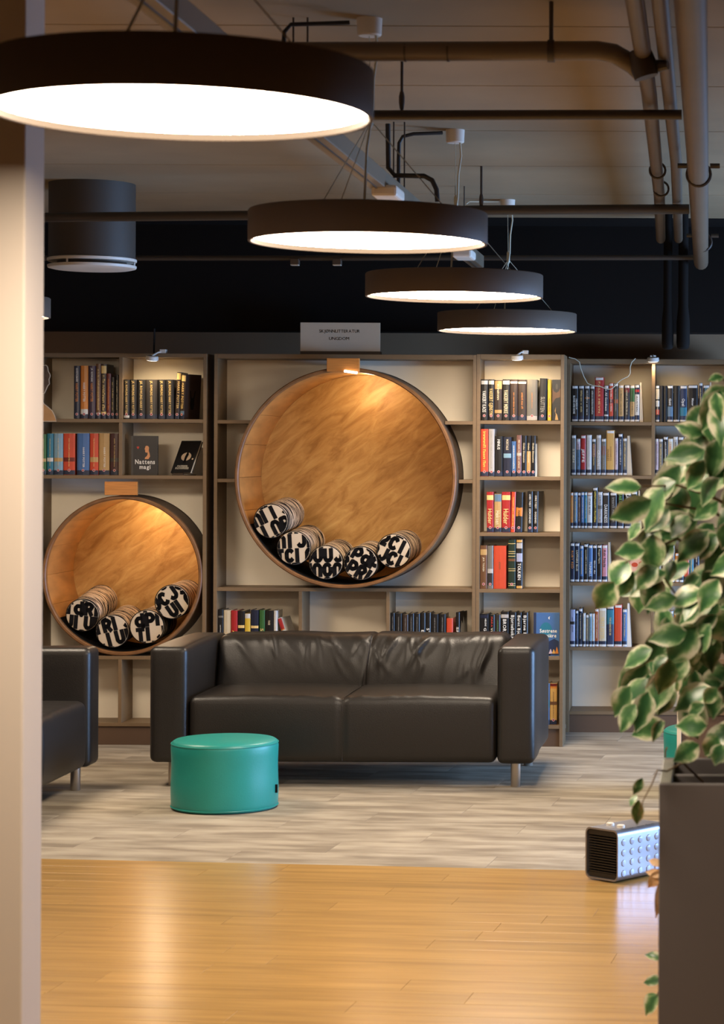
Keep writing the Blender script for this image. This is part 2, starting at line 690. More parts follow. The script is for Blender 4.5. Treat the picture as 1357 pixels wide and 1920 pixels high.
def board(root, name, x0, x1, y0, y1, z0, z1, m=m_shelf):
    return MB().box(x0, x1, y0, y1, z0, z1, 0, 0.0012).build(name, m, root)


def holed_panel(root, x0, x1, z0, z1, y, cx, cz, R, N=96):
    """back panel with a round opening for the barrel"""
    angs = [2 * math.pi * i / N for i in range(N)]
    angs += [math.atan2(zc - cz, xc - cx) % (2 * math.pi) for xc in (x0, x1) for zc in (z0, z1)]
    angs = sorted(set(round(a, 6) for a in angs))
    inn, out = [], []
    for a in angs:
        c, s = math.cos(a), math.sin(a)
        t = min([((x1 if c > 0 else x0) - cx) / c if abs(c) > 1e-9 else 1e9, ((z1 if s > 0 else z0) - cz) / s if abs(s) > 1e-9 else 1e9])
        rr = min(R, t * 0.999)
        inn.append((cx + rr * c, cz + rr * s))
        out.append((cx + t * c, cz + t * s))
    n = len(angs)
    mb = MB()
    vs = [(p[0], y, p[1]) for p in inn] + [(p[0], y, p[1]) for p in out] + [(p[0], y + 0.006, p[1]) for p in inn] + [(p[0], y + 0.006, p[1]) for p in out]
    fs = []
    for i in range(n):
        j = (i + 1) % n
        fs.append((i, j, n + j, n + i)[::-1])
        fs.append((2 * n + i, 2 * n + j, 3 * n + j, 3 * n + i))
        fs.append((i, j, 2 * n + j, 2 * n + i))
    mb.add(vs, fs)
    return mb.build('back_panel', m_panel, root)


SH = {}
YB = D1 + DP
# --- left bookcase
lx0, lx1 = X(66.5, D1), X(387, D1)
root = thing('bookcase', 'taupe bookcase at the left holding the smaller round barrel', 'bookcase', ((lx0 + lx1) / 2, D1, 0))
ztop = Z(230, 662.3, D1)
for a in (lx0, lx1 - T):
    board(root, 'upright', a, a + T, D1, YB, 0, ztop)
board(root, 'top_board', lx0 + T, lx1 - T, D1, YB - 0.002, ztop - 0.021, ztop)
zl = [Z(230, y, D1) for y in (785.7, 891.2, 1230.0, 1355.2)]
SH['L'] = zl
for z in zl:
    board(root, 'shelf_board', lx0 + T, lx1 - T, D1 + 0.001, YB - 0.002, z - T, z)
dv = X(222.3, D1)
for a, b in ((zl[0], ztop - 0.021), (zl[1], zl[0] - T)):
    board(root, 'divider', dv, dv + T, D1 + 0.001, YB - 0.002, a, b)
dv2 = X(223.0, D1)
board(root, 'divider', dv2, dv2 + T, D1 + 0.001, YB - 0.002, zl[3], zl[2] - T)
board(root, 'plinth', lx0 + T, lx1 - T, D1 + 0.012, D1 + 0.03, 0, zl[3] - T, m_plinth)
RS, RB = 0.4203, 0.577
BD = 11.80
BDS = 11.886      # front of the smaller barrel, flush with its case
sxc = X(229.5, BDS)
szc = zl[2] + RS + 0.001
holed_panel(root, lx0 + T, lx1 - T, zl[2], zl[1] - T, YB - 0.002, sxc, szc, RS + 0.004)
MB().box(lx0 + T, lx1 - T, YB - 0.002, YB + 0.004, zl[1] - T, ztop).build('back_panel', m_panel, root)
MB().box(lx0 + T, lx1 - T, YB - 0.002, YB + 0.004, 0.02, zl[2]).build('back_panel', m_panel, root)
ceil_left = ztop
# --- middle bookcase
mx0, mx1 = X(400.8, D1), X(892.4, D1)
root = thing('bookcase', 'wide taupe bookcase in the middle holding the largest round barrel', 'bookcase', ((mx0 + mx1) / 2, D1, 0))
mtop = Z(640, 664.3, D1)
for a in (mx0, mx1 - T):
    board(root, 'upright', a, a + T, D1, YB, 0, mtop)
board(root, 'top_board', mx0 + T, mx1 - T, D1, YB - 0.002, mtop - 0.024, mtop)
zm = [Z(640, y, D1) for y in (788.5, 898.6, 1102.5, 1214.0, 1357.0)]
SH['M'] = zm
bxc = X(647.2, BD)
bzc = zm[2] + RB + 0.001
for z in zm[:2]:
    dz = max(0.0, min(abs(z - bzc), abs(z - T - bzc))) if not (z - T < bzc < z) else 0.0
    hw = math.sqrt(RB * RB - dz * dz) + 0.004
    board(root, 'shelf_board', mx0 + T, bxc - hw, D1 + 0.001, YB - 0.002, z - T, z)
    board(root, 'shelf_board', bxc + hw, mx1 - T, D1 + 0.001, YB - 0.002, z - T, z)
for z in zm[2:]:
    board(root, 'shelf_board', mx0 + T, mx1 - T, D1 + 0.001, YB - 0.002, z - T, z)
for pxx in (560.8, 725.0):
    a = X(pxx, D1)
    board(root, 'divider', a, a + T, D1 + 0.001, YB - 0.002, zm[3], zm[2] - T)
board(root, 'plinth', mx0 + T, mx1 - T, D1 + 0.012, D1 + 0.03, 0, zm[4] - T, m_plinth)
holed_panel(root, mx0 + T, mx1 - T, zm[2], mtop - 0.001, YB - 0.002, bxc, bzc, RB + 0.004)
MB().box(mx0 + T, mx1 - T, YB - 0.002, YB + 0.004, 0.02, zm[2]).build('back_panel', m_panel, root)
# --- narrow bookcase
nx0, nx1 = X(892.8, D1), X(1057, D1)
root = thing('bookcase', 'narrow taupe bookcase between the middle bookcase and the right wall shelves', 'bookcase', ((nx0 + nx1) / 2, D1, 0))
ntop = Z(970, 664.4, D1)
for a in (nx0, nx1 - T):
    board(root, 'upright', a, a + T, D1, YB, 0, ntop)
board(root, 'top_board', nx0 + T, nx1 - T, D1, YB - 0.002, ntop - 0.026, ntop)
zn = [Z(970, y, D1) for y in (788.6, 893.8, 998.8, 1104.8, 1230.6, 1359.8)]
SH['N'] = zn
for z in zn:
    board(root, 'shelf_board', nx0 + T, nx1 - T, D1 + 0.001, YB - 0.002, z - T, z)
board(root, 'plinth', nx0 + T, nx1 - T, D1 + 0.012, D1 + 0.03, 0, zn[5] - T, m_plinth)
MB().box(nx0 + T, nx1 - T, YB - 0.002, YB + 0.004, 0.02, ntop).build('back_panel', m_panel, root)
# --- case along the right part of the wall
rx0 = X(1062.5, D2)
rdv = X(1221, D2)
rx1 = rdv + (rdv - rx0) + T
YB2 = D2 + DP2
root = thing('bookcase', 'double taupe bookcase at the right, farther back behind the green plant', 'bookcase', ((rx0 + rx1) / 2, D2, 0))
rtop = Z(1150, 673.0, D2)
for a in (rx0, rdv, rx1 - T):
    board(root, 'upright', a, a + T, D2, YB2, 0, rtop - (0.026 if a == rdv else 0))
board(root, 'top_board', rx0 + T, rx1 - T, D2, YB2 - 0.002, rtop - 0.026, rtop)
zr = [Z(1150, y, D2) for y in (791.2, 891.6, 991.4, 1092.0, 1213.6, 1334.0)]
SH['R'] = zr
for z in zr:
    board(root, 'shelf_board', rx0 + T, rdv, D2 + 0.001, YB2 - 0.002, z - T, z)
    board(root, 'shelf_board', rdv + T, rx1 - T, D2 + 0.001, YB2 - 0.002, z - T, z)
board(root, 'plinth', rx0 + T, rx1 - T, D2 + 0.008, D2 + 0.026, 0, zr[5] - T, m_plinth)
MB().box(rx0 + T, rx1 - T, YB2 - 0.002, YB2 + 0.004, 0.02, rtop).build('back_panel', m_panel, root)


# ------------------------------------------------------------------ barrels
def barrel(label, xc, zc, R, block_px, lining_a, staves, Y0):
    Y1 = 12.42
    t = 0.020
    root = thing('barrel_niche', label, 'barrel', (xc, Y0, zc))
    prof = [(R - t, 0.012), (R - t * 0.85, 0.0), (R - t * 0.15, 0.0), (R, 0.012), (R, Y1 - Y0), (R - 0.004, Y1 - Y0), (R - t + 0.004, 0.06)]
    mb = MB()
    seg = 96
    # rim and outside
    rings = []
    for r, h in [(R - t, 0.03), (R - t, 0.006), (R - t + 0.005, 0.0), (R - 0.005, 0.0), (R, 0.006), (R, 0.04)]:
        rings.append([(xc + r * math.cos(2 * math.pi * k / seg), Y0 + h, zc + r * math.sin(2 * math.pi * k / seg)) for k in range(seg)])
    mb.ring([list(reversed(r)) for r in rings], 0, cap0=False, cap1=False)
    mb.build('rim', m_rim, root)
    mb = MB()
    rings = []
    for r, h in [(R, 0.04), (R, Y1 - Y0), (R - 0.006, Y1 - Y0), (R - 0.006, 0.04)]:
        rings.append([(xc + r * math.cos(2 * math.pi * k / seg), Y0 + h, zc + r * math.sin(2 * math.pi * k / seg)) for k in range(seg)])
    mb.ring([list(reversed(r)) for r in rings], 0, cap0=False, cap1=False)
    mb.build('outer_shell', m_barrelout, root)
    # inner boards, bent round, one by one
    Ri = R - t
    for s in range(staves):
        a0 = 2 * math.pi * s / staves + 0.0015
        a1 = 2 * math.pi * (s + 1) / staves - 0.0015
        n = 5
        mb = MB()
        pi_, po = [], []
        for i in range(n + 1):
            a = a0 + (a1 - a0) * i / n
            pi_.append((math.cos(a), math.sin(a)))
        vs, fs = [], []
        for yq in (Y0 + 0.03, Y1 - 0.012):
            for rr in (Ri + 0.0005 * (s % 2), Ri + 0.010):
                vs += [(xc + rr * c, yq, zc + rr * q) for c, q in pi_]
        m1 = n + 1
        for i in range(n):
            fs.append((i, i + 1, 2 * m1 + i + 1, 2 * m1 + i))
            fs.append((m1 + i + 1, m1 + i, 3 * m1 + i, 3 * m1 + i + 1))
            fs.append((i + 1, i, m1 + i, m1 + i + 1))
        fs.append((0, 2 * m1, 3 * m1, m1))
        fs.append((n, m1 + n, 3 * m1 + n, 2 * m1 + n))
        mb.add(vs, fs, 0, True)
        mb.build('stave', m_stave, root)
    mb = MB()
    mb.lathe([(Ri, 0.0), (Ri, 0.012)], (xc, Y1 - 0.014, zc), 'y', seg)
    mb.build('back_disc', m_ply, root)
    # black cloth lining in the bottom
    mb = MB()
    a0, a1 = [math.radians(q) for q in lining_a]
    n = 40
    vs, fs = [], []
    for i in range(n + 1):
        a = a0 + (a1 - a0) * i / n
        for rr, yq in ((Ri - 0.001, Y0 + 0.028), (Ri - 0.004, Y0 + 0.03), (Ri - 0.004, Y1 - 0.03), (Ri - 0.001, Y1 - 0.03)):
            vs.append((xc + rr * math.cos(a), yq, zc + rr * math.sin(a)))
    for i in range(n):
        for q in range(4):
            fs.append((i * 4 + q, i * 4 + (q + 1) % 4, (i + 1) * 4 + (q + 1) % 4, (i + 1) * 4 + q))
    mb.add(vs, fs, 0)
    mb.build('lining', m_lining, root)
    bx0, bx1, by0, by1 = block_px
    p0, p1 = U(bx0, by0, Y0 - 0.02), U(bx1, by1, Y0 - 0.02)
    MB().box(p0.x, p1.x, Y0 - 0.022, Y0 - 0.001, p1.z, p0.z, 0, 0.002).build('wood_block', m_block, root)
    return root


big = barrel('large round wooden barrel niche set into the middle bookcase', bxc, bzc, RB, (612.5, 673.5, 671.5, 697), (206, 306), 20, BD)
small = barrel('smaller round wooden barrel niche in the left bookcase beside the sofas', sxc, szc, RS, (196, 257, 903, 928.5), (214, 331), 16, BDS)


def led(root, px, py, d, power, tilt):
    p = U(px, py, d)
    mb = MB()
    a = Vector((math.cos(tilt), 0, -math.sin(tilt)))
    mb.tube([p - a * 0.034, p + a * 0.034], 0.0065, 10)
    mb.build('led_bar', m_led, root)


def point(name, loc, power, color, parent=None, radius=0.03, spot=None, aim=None):
    l = bpy.data.lights.new(name, 'SPOT' if spot else 'POINT')
    l.energy = power
    l.color = color
    l.shadow_soft_size = radius
    if spot:
        l.spot_size = math.radians(spot)
        l.spot_blend = 0.6
    o = link(name, l, parent)
    loc = Vector(loc)
    if parent is not None:
        o.location = wm(parent).inverted() @ loc
    else:
        o.location = loc
    if aim is not None:
        o.rotation_euler = (Vector(aim) - loc).to_track_quat('-Z', 'Y').to_euler()
    return o


led(big, 657.5, 697.5, BD - 0.03, 2, math.radians(8))
LB, LS_ = 3.2, 4.5
p = U(694, 728, 12.2)
point('barrel_light', p, LB, (1.0, 0.80, 0.55), big, 0.03)
p = U(296, 950, 12.2)
point('barrel_light', p, LS_, (1.0, 0.80, 0.55), small, 0.03)


# ------------------------------------------------------------------ bolster cushions
BG = {
    'l': [[(0.2, 0), (0.2, 1)]], 'I': [[(0.35, 0), (0.35, 1)]], 'L': [[(0.2, 1), (0.2, 0.17), (0.9, 0.17)]], 'T': [[(0.05, 0.85), (0.95, 0.85)], [(0.5, 0.85), (0.5, 0)]],
    'n': [[(0.17, 0), (0.17, 0.7), (0.32, 0.86), (0.62, 0.86), (0.8, 0.7), (0.8, 0)]], 'u': [[(0.17, 1), (0.17, 0.3), (0.32, 0.14), (0.62, 0.14), (0.8, 0.3), (0.8, 1)]],
    'h': [[(0.17, 0), (0.17, 1)], [(0.17, 0.6), (0.6, 0.62), (0.8, 0.45), (0.8, 0)]], 'm': [[(0.14, 0), (0.14, 0.86), (0.8, 0.86), (0.86, 0.7), (0.86, 0)], [(0.5, 0), (0.5, 0.86)]],
    'J': [[(0.8, 1), (0.8, 0.3), (0.62, 0.14), (0.32, 0.14), (0.15, 0.32)]], 'C': [[(0.8, 0.7), (0.62, 0.86), (0.34, 0.86), (0.17, 0.7), (0.17, 0.3), (0.34, 0.14), (0.62, 0.14), (0.8, 0.3)]],
    'O': [[(0.8, 0.7), (0.62, 0.86), (0.34, 0.86), (0.17, 0.7), (0.17, 0.3), (0.34, 0.14), (0.62, 0.14), (0.8, 0.3), (0.8, 0.7)]],
    'S': [[(0.82, 0.75), (0.62, 0.87), (0.32, 0.87), (0.17, 0.7), (0.32, 0.53), (0.66, 0.47), (0.82, 0.3), (0.66, 0.13), (0.34, 0.13), (0.15, 0.25)]],
    '2': [[(0.15, 0.72), (0.34, 0.87), (0.64, 0.87), (0.82, 0.7), (0.7, 0.48), (0.2, 0.14), (0.88, 0.14)]],
    'P': [[(0.17, 0), (0.17, 0.86), (0.62, 0.86), (0.82, 0.7), (0.82, 0.52), (0.62, 0.38), (0.17, 0.38)]], 'R': [[(0.17, 0), (0.17, 0.86), (0.62, 0.86), (0.82, 0.7), (0.62, 0.44), (0.17, 0.44)], [(0.5, 0.44), (0.82, 0)]],
    'B': [[(0.17, 0.14), (0.17, 0.86), (0.6, 0.86), (0.78, 0.7), (0.6, 0.5), (0.17, 0.5)], [(0.6, 0.5), (0.82, 0.32), (0.6, 0.14), (0.17, 0.14)]],
    'd': [[(0.8, 1), (0.8, 0), (0.8, 0.14), (0.34, 0.14), (0.17, 0.3), (0.17, 0.5), (0.34, 0.64), (0.8, 0.64)]], 'K': [[(0.17, 0), (0.17, 1)], [(0.82, 1), (0.3, 0.5), (0.82, 0)]], 'U': [[(0.17, 1), (0.17, 0.3), (0.32, 0.14), (0.62, 0.14), (0.8, 0.3), (0.8, 1)]],
    '/': [[(0.1, 0), (0.8, 1)]], ' ': [],
}
BG['o'] = BG['a'] = BG['G'] = BG['O']; BG['r'] = BG['n']; BG['i'] = BG['l']; BG['j'] = BG['J']; BG['p'] = BG['P']; BG['D'] = BG['O']


def block_glyph(ch, hw=0.215, hh=0.145):
    """heavy strokes as convex polygons in a unit cell"""
    out = []
    for path in BG.get(ch, BG['l']):
        for (x0, y0), (x1, y1) in zip(path, path[1:]):
            dx, dy = x1 - x0, y1 - y0
            l = math.hypot(dx, dy) or 1
            nx, ny = -dy / l * hw, dx / l * hh
            out.append([(x0 + nx, y0 + ny), (x0 - nx, y0 - ny), (x1 - nx, y1 - ny), (x1 + nx, y1 + ny)])
        for x, y in path[1:-1]:
            out.append([(x + hw * math.cos(k * math.pi / 4), y + hh * math.sin(k * math.pi / 4)) for k in range(8)])
    return out


def bolster(label, group, px, py, rpx, dx_px, dy_px, seed, rotl, words, front=BD):
    d0 = front + 0.03
    L = 0.44
    c = U(px, py, d0)
    R = rpx / F * d0
    c2 = U(px + dx_px, py + dy_px, d0 + L)
    ax = (c2 - c).normalized()
    root_rot = ax.to_track_quat('Y', 'Z').to_euler()
    mb = MB()
    prof = [(R * 0.97, 0.0), (R, 0.006), (R * 0.985, 0.012)]
    rg = random.Random(seed)
    h = 0.02
    while h < L - 0.02:
        prof.append((R * (1.0 - 0.022 * rg.random()), h))
        h += 0.012
    prof += [(R, L - 0.006), (R * 0.95, L)]
    rings = []
    seg = 40
    for r, hh in prof:
        rings.append([(r * math.cos(2 * math.pi * k / seg), hh, r * math.sin(2 * math.pi * k / seg)) for k in range(seg)])
    mb.ring([list(reversed(q)) for q in rings], 0)
    o = mb.build('bolster_cushion', m_bolster)
    o.location = c
    o.rotation_euler = root_rot
    tag(o, label, 'cushion', group)
    # domed end panel
    e = MB()
    rings = []
    for r, hh in [(R * 0.985, 0.003), (R * 0.96, -0.003), (R * 0.8, -0.005), (R * 0.3, -0.0055)]:
        rings.append([(r * math.cos(2 * math.pi * k / seg), hh, r * math.sin(2 * math.pi * k / seg)) for k in range(seg)])
    e.ring([list(reversed(q)) for q in rings][::-1], 0, cap0=True, cap1=False)
    e.v = [(v[0], v[1], v[2]) for v in e.v]
    e.build('end_panel', m_cream, o, local=True)
    pp = MB()
    pp.tube([(R * 0.985 * math.cos(2 * math.pi * k / 40), 0.0, R * 0.985 * math.sin(2 * math.pi * k / 40)) for k in range(41)], 0.0028, 6)
    pp.build('piping', m_ink, o, local=True)
    # big letters, clipped to the round end
    q = rotl
    ca, sa = math.cos(q), math.sin(q)
    hgt = 0.078
    for r_, word in enumerate(words):
        cw, chh = 0.053, 0.074
        zoff = (len(words) / 2 - r_ - 1) * (chh + 0.001)
        xo = -len(word) * cw / 2 + rg.uniform(-0.015, 0.015)
        for ci, ch in enumerate(word):
            bm = bmesh.new()
            for poly in block_glyph(ch):
                vv = []
                for a, b in poly:
                    x_, z_ = xo + ci * cw + a * 0.050, zoff + b * chh
                    vv.append(bm.verts.new((x_ * ca - z_ * sa, -0.0092, x_ * sa + z_ * ca)))
                bm.faces.new(vv)
            for k in range(24):
                a = 2 * math.pi * k / 24
                n = Vector((math.cos(a), 0, math.sin(a)))
                bmesh.ops.bisect_plane(bm, geom=bm.verts[:] + bm.edges[:] + bm.faces[:], plane_co=n * (R * 0.945), plane_no=n, clear_outer=True)
            for v in bm.verts:      # follow the dome
                rr = math.hypot(v.co.x, v.co.z) / R
                v.co.y = -0.0062
            if len(bm.faces):
                lt = MB()
                lt.bm(bm)
                lt.build('printed_letter', m_ink, o, local=True)
            else:
                bm.free()
    return o


GB = 'letter-print bolsters in the large barrel'
for i, (px, py, r, dx, dy, rot, words, lab) in enumerate([
    (508, 977, 32.3, 32, -14, 0.45, ['lnhlIn', 'JlnllJu', 'TllnPJl', 'LLuRdl'], 'leftmost of five letter-print bolsters, highest on the left side of the large barrel'),
    (551, 1027.5, 32, 28, -13, 0.05, ['aunJl', 'LnIJl', 'hTClnd', 'hnTmml'], 'second letter-print bolster from the left in the large barrel'),
    (611, 1054.5, 32, 25, -13, 0.03, ['nllIL', 'lUuUJl', 'dnOnl', 'nlnul'], 'middle letter-print bolster at the bottom of the large barrel'),
    (676, 1056, 32, 22, -12, -0.55, ['S2dll', 'lRPdPl', 'UBPRln', 'Jnull'], 'fourth letter-print bolster from the left in the large barrel'),
    (738, 1033, 32, 22, -9, -0.45, ['l2hnIn', 'd2CIlS', 'UnJCLI', 'luJJl'], 'rightmost of five letter-print bolsters in the large barrel'),
]):
    bolster(lab, GB, px, py, r, dx, dy, 11 + i, rot, words)
GS = 'letter-print bolsters in the smaller barrel'
for i, (px, py, r, dx, dy, rot, words, lab) in enumerate([
    (155, 1153.5, 31.0, 36, -28, -0.1, ['TlLJll', 'ITdRlO', 'LJlUKl', 'lnnRl'], 'leftmost letter-print bolster, steepest and largest in the smaller barrel'),
    (211, 1183.5, 31.0, 30, -20, 0.25, ['lldOIl', 'nTRlJI', 'lLIULJ', 'LJnJll'], 'second letter-print bolster from the left in the smaller barrel'),
    (275.5, 1175, 31.6, 26, -12, 0.1, ['rlaldI', 'OldPlC', 'LlTlJC', 'lJllJ'], 'third letter-print bolster from the left in the smaller barrel'),
    (322.6, 1128.5, 32.0, 27, -11, 0.6, ['GlCrl', 'nUCJSl', '2lUlnU', 'lJlnl'], 'rightmost letter-print bolster, leaning on the right of the smaller barrel'),
]):
    bolster(lab, GS, px, py, r, dx, dy, 31 + i, rot, words, BDS)


# ------------------------------------------------------------------ sofas
def sofa():
    root = thing('sofa', '', 'sofa')
    Wd, A, Dp, Zb, Zt = 0.882, 0.172, 0.88, 0.113, 0.648

    def arm_d(s):
        def f(p, n):
            q = p.copy()
            u = (p.y / Dp)
            q.x += s * 0.004 * math.sin(u * 9) * max(0, n.x * s)
            q.z += 0.004 * math.sin(u * 5 + s) * max(0, n.z)
            return q
        return f
    cushion(-Wd, -Wd + A, 0, Dp, Zb, Zt, 0.030, (4, 10, 8), arm_d(-1)).build('armrest', m_leather, root, sharp=60)
    cushion(Wd - A, Wd, 0, Dp, Zb, Zt, 0.030, (4, 10, 8), arm_d(1)).build('armrest', m_leather, root, sharp=60)
    xi = Wd - A - 0.004

    def seat_d(p, n):
        q = p.copy()
        u = p.x / xi
        q.z += max(0, n.z) * (0.014 * (1 - abs(abs(u) - 0.5) * 2) ** 0.5 * (1 - ((p.y - 0.35) / 0.4) ** 2 * 0.5)) if abs(u) < 1 else 0
        g = math.exp(-(p.x / 0.010) ** 2)
        q.z -= max(0, n.z) * 0.010 * g
        q.y += max(0, -n.y) * 0.008 * g
        # creases along the front roll
        w_ = math.exp(-((p.y - 0.06) / 0.06) ** 2) * max(0, n.z)
        q.z += w_ * 0.0030 * math.sin(p.x * 70 + math.sin(p.x * 23) * 2) * math.exp(-(p.x / 0.45) ** 2)
        q.y -= max(0, -n.y) * 0.010 * math.sin(min(1, max(0, (p.z - 0.12) / 0.3)) * math.pi) * (1 - u * u * 0.6)
        return q
    cushion(-xi, xi, 0.012, 0.72, Zb + 0.002, 0.415, 0.034, (70, 8, 8), seat_d).build('seat', m_leather, root, sharp=80)
    rg = random.Random(3)
    folds = [(rg.uniform(-0.68, 0.05), rg.uniform(0.008, 0.018), rg.uniform(0.55, 1.0), rg.uniform(0.3, 0.9)) for _ in range(34)]
    folds += [(rg.uniform(0.05, 0.68), rg.uniform(0.008, 0.020), rg.uniform(0.35, 1.0), rg.uniform(0.5, 1.2)) for _ in range(40)]

    def back_d(p, n):
        q = p.copy()
        v = (p.z - 0.40) / 0.26          # 0 at the seat, 1 at the top
        q.y += 0.085 * max(-0.5, v) * (1 if p.y < 0.75 else 0)
        fr = max(0, -n.y)
        bul = (1 - (p.x / xi) ** 4) * math.sin(min(1, max(0, v)) * math.pi)
        q.y -= fr * 0.022 * bul
        g = math.exp(-((p.x - 0.015 - 0.03 * v) / 0.010) ** 2)
        q.y += (fr + max(0, n.z)) * 0.008 * g
        q.z -= max(0, n.z) * 0.008 * g
        s = 0.0
        for (x0, wd, top, am) in folds:
            xx = p.x - x0 + (1 - v) * (0.12 * (1 if x0 > 0 else -1.3) + 0.12 * math.sin(x0 * 40)) + 0.012 * math.sin(v * 7 + x0 * 30)
            s += am * math.exp(-(xx / wd) ** 2) * math.exp(-((v - top) / 0.30) ** 2)
        q.y -= (fr + 0.4 * max(0, n.z)) * 0.0050 * s
        q.z += max(0, n.z) * 0.003 * math.sin(p.x * 13)
        return q
    cushion(-xi, xi, 0.555, 0.875, 0.20, 0.655, 0.045, (190, 4, 22), back_d).build('backrest', m_leather, root, sharp=85)
    MB().box(-xi, xi, 0.30, 0.86, Zb + 0.01, 0.22).build('base', m_heatdark, root)
    sm = MB()
    sm.tube([(0.0, 0.0195 - 0.004, z) for z in (0.125, 0.2, 0.3, 0.375)] + [(0, 0.03, 0.402), (0, 0.06, 0.410), (0, 0.3, 0.412), (0, 0.55, 0.41)], 0.0032, 6)
    sm.build('seam', m_seam, [c for c in root.children if c.name.startswith('seat')][0])
    sm = MB()
    sm.tube([(0.012 + 0.03 * v, 0.552 + 0.085 * v + (0.03 if v > 0.95 else 0.0) - 0.020 * math.sin(min(1, max(0, v)) * math.pi), 0.40 + 0.26 * v) for v in (0.02, 0.25, 0.5, 0.75, 0.88, 0.95)], 0.0032, 6)
    sm.build('seam', m_seam, [c for c in root.children if c.name.startswith('backrest')][0])
    for sx in (-1, 1):
        for y in (0.085, 0.80):
            mb = MB()
            mb.lathe([(0.021, 0.0), (0.022, 0.002), (0.023, 0.11), (0.023, 0.116)], (sx * 0.79, y, 0), 'z', 20)
            mb.build('leg', m_steel, root)
    return root


s1 = sofa()
s1.location = (X(642.5, 10.38), 10.38, 0)
s1['label'] = 'dark brown leather sofa in the middle, in front of the large barrel'


def copy_tree(o, parent=None):
    c = o.copy()
    COL.objects.link(c)
    if parent is not None:
        c.parent = parent
    for ch in list(o.children):
        copy_tree(ch, c)
    return c


s2 = copy_tree(s1)
s2.location = (-2.81, 10.38 - 0.882, 0)
s2.rotation_euler = (0, 0, math.pi / 2)
s2['label'] = 'dark brown leather sofa at the left edge, turned sideways, partly behind the pale wall end'


# ------------------------------------------------------------------ teal poufs
def pouf(label, x, y, rot):
    root = thing('pouf', label, 'pouf', (x, y, 0), (0, 0, rot), 'round teal poufs')
    R, Hh = 0.2275, 0.297
    mb = MB()
    prof = [(R - 0.006, 0.004), (R - 0.001, 0.014), (R, 0.03)] + [(R + 0.0015 * math.sin(i * 0.9), 0.03 + i * (Hh - 0.06) / 8) for i in range(1, 9)] + [(R - 0.001, Hh - 0.018), (R - 0.006, Hh - 0.008), (R - 0.016, Hh - 0.002), (R * 0.6, Hh + 0.004), (R * 0.2, Hh + 0.005)]
    mb.lathe(prof, (0, 0, 0), 'z', 64)
    mb.build('body', m_teal, root, local=True)
    for z, r in ((0.012, R), (Hh - 0.016, R - 0.001)):
        mb = MB()
        mb.tube([(r * math.cos(2 * math.pi * k / 64), r * math.sin(2 * math.pi * k / 64), z) for k in range(65)], 0.0028, 6)
        mb.build('piping', m_teal, root, local=True)
    MB().box(R - 0.004, R + 0.010, -0.004, 0.004, 0.068, 0.104, 0, 0.001).build('tag', m_ink, root, local=True)
    return root


pouf('round teal vinyl pouf standing on the carpet before the middle sofa', X(424, 9.82), 9.82, -0.15)
pouf('round teal vinyl pouf half hidden behind plant and low shelf at right', 0.0, 10.30, 2.2)

# ------------------------------------------------------------------ heater
hl, hn = U(1103, 1649, 8.18), U(1158, 1659, 8.09)
hl.z = hn.z = 0
fx = (hn - hl); WH = 0.158; fx.normalize()
rx_ = Vector((-fx.y, fx.x, 0))       # depth direction of the heater
LH, HH = 0.25, 0.19
root = thing('fan_heater', 'small silver box-shaped fan heater on the wooden floor beside the planter', 'heater', hn, (0, 0, math.atan2(fx.y, fx.x)))
# local frame: x along the grille (0 = near corner, negative to the left), y depth, front at y = 0


def hsec(r, x0, x1, z0, z1, n=5):
    pts = []
    for (cx_, cz_, a0) in ((x1 - r, z1 - r, 0), (x0 + r, z1 - r, 90), (x0 + r, z0 + r, 180), (x1 - r, z0 + r, 270)):
        for i in range(n + 1):
            a = math.radians(a0 + 90 * i / n)
            pts.append((cx_ + r * math.cos(a), cz_ + r * math.sin(a)))
    return pts


po = hsec(0.022, -WH, 0, 0.006, HH)
pi2 = hsec(0.017, -WH + 0.006, -0.006, 0.012, HH - 0.006)
mb = MB()
rings = [[(a, 0.0, b) for a, b in po], [(a, LH, b) for a, b in po], [(a, LH, b) for a, b in pi2], [(a, 0.0, b) for a, b in pi2]]
mb.ring(rings, 0, closed=True)
shell = mb.build('shell', m_chrome, root, local=True)
MB().box(-WH + 0.007, -0.007, 0.045, 0.05, 0.013, HH - 0.007).build('grille_back', m_heatdark, root, local=True)
for k in range(15):
    z = 0.030 + k * 0.0095
    mb = MB()
    mb.box(-WH + 0.012, -0.016, 0.008, 0.024, z, z + 0.0045)
    mb.build('slat', m_heatdark, root, local=True)
MB().box(-WH + 0.007, -0.007, 0.006, 0.026, 0.013, 0.029).build('grille_bar', m_heatdark, root, local=True)
MB().box(-WH + 0.007, -0.007, 0.006, 0.026, HH - 0.026, HH - 0.0075).build('grille_bar', m_heatdark, root, local=True)
for r_ in range(4):
    for c_ in range(5):
        mb = MB()
        rr = 0.0125
        mb.lathe([(rr, 0.0), (rr * 0.85, 0.0018), (rr * 0.4, 0.0024)], (0.0, 0.030 + c_ * 0.045, 0.034 + r_ * 0.037), 'x', 14)
        mb.build('stud', m_chrome, shell, local=True)
for (a, b) in ((-0.105, 0.075), (-0.045, 0.065)):
    mb = MB()
    mb.lathe([(0.015, 0.0), (0.0145, 0.008), (0.012, 0.010)], (a, b, HH), 'z', 18)
    mb.build('knob', m_white, root, local=True)
mb = MB()
sA = math.radians(45)
put_text(mb, 'Dekk ymr End', (-0.012, 0.035, HH + 0.0006), (0, 1, 0), (-1, 0, 0), 0.17, 0.015, 0, 0.0)
mb.build('handwriting', m_ink, root, local=True)

# ------------------------------------------------------------------ pendant lamps
PD, PR = 0.65, 0.335
LIP = H + 0.597


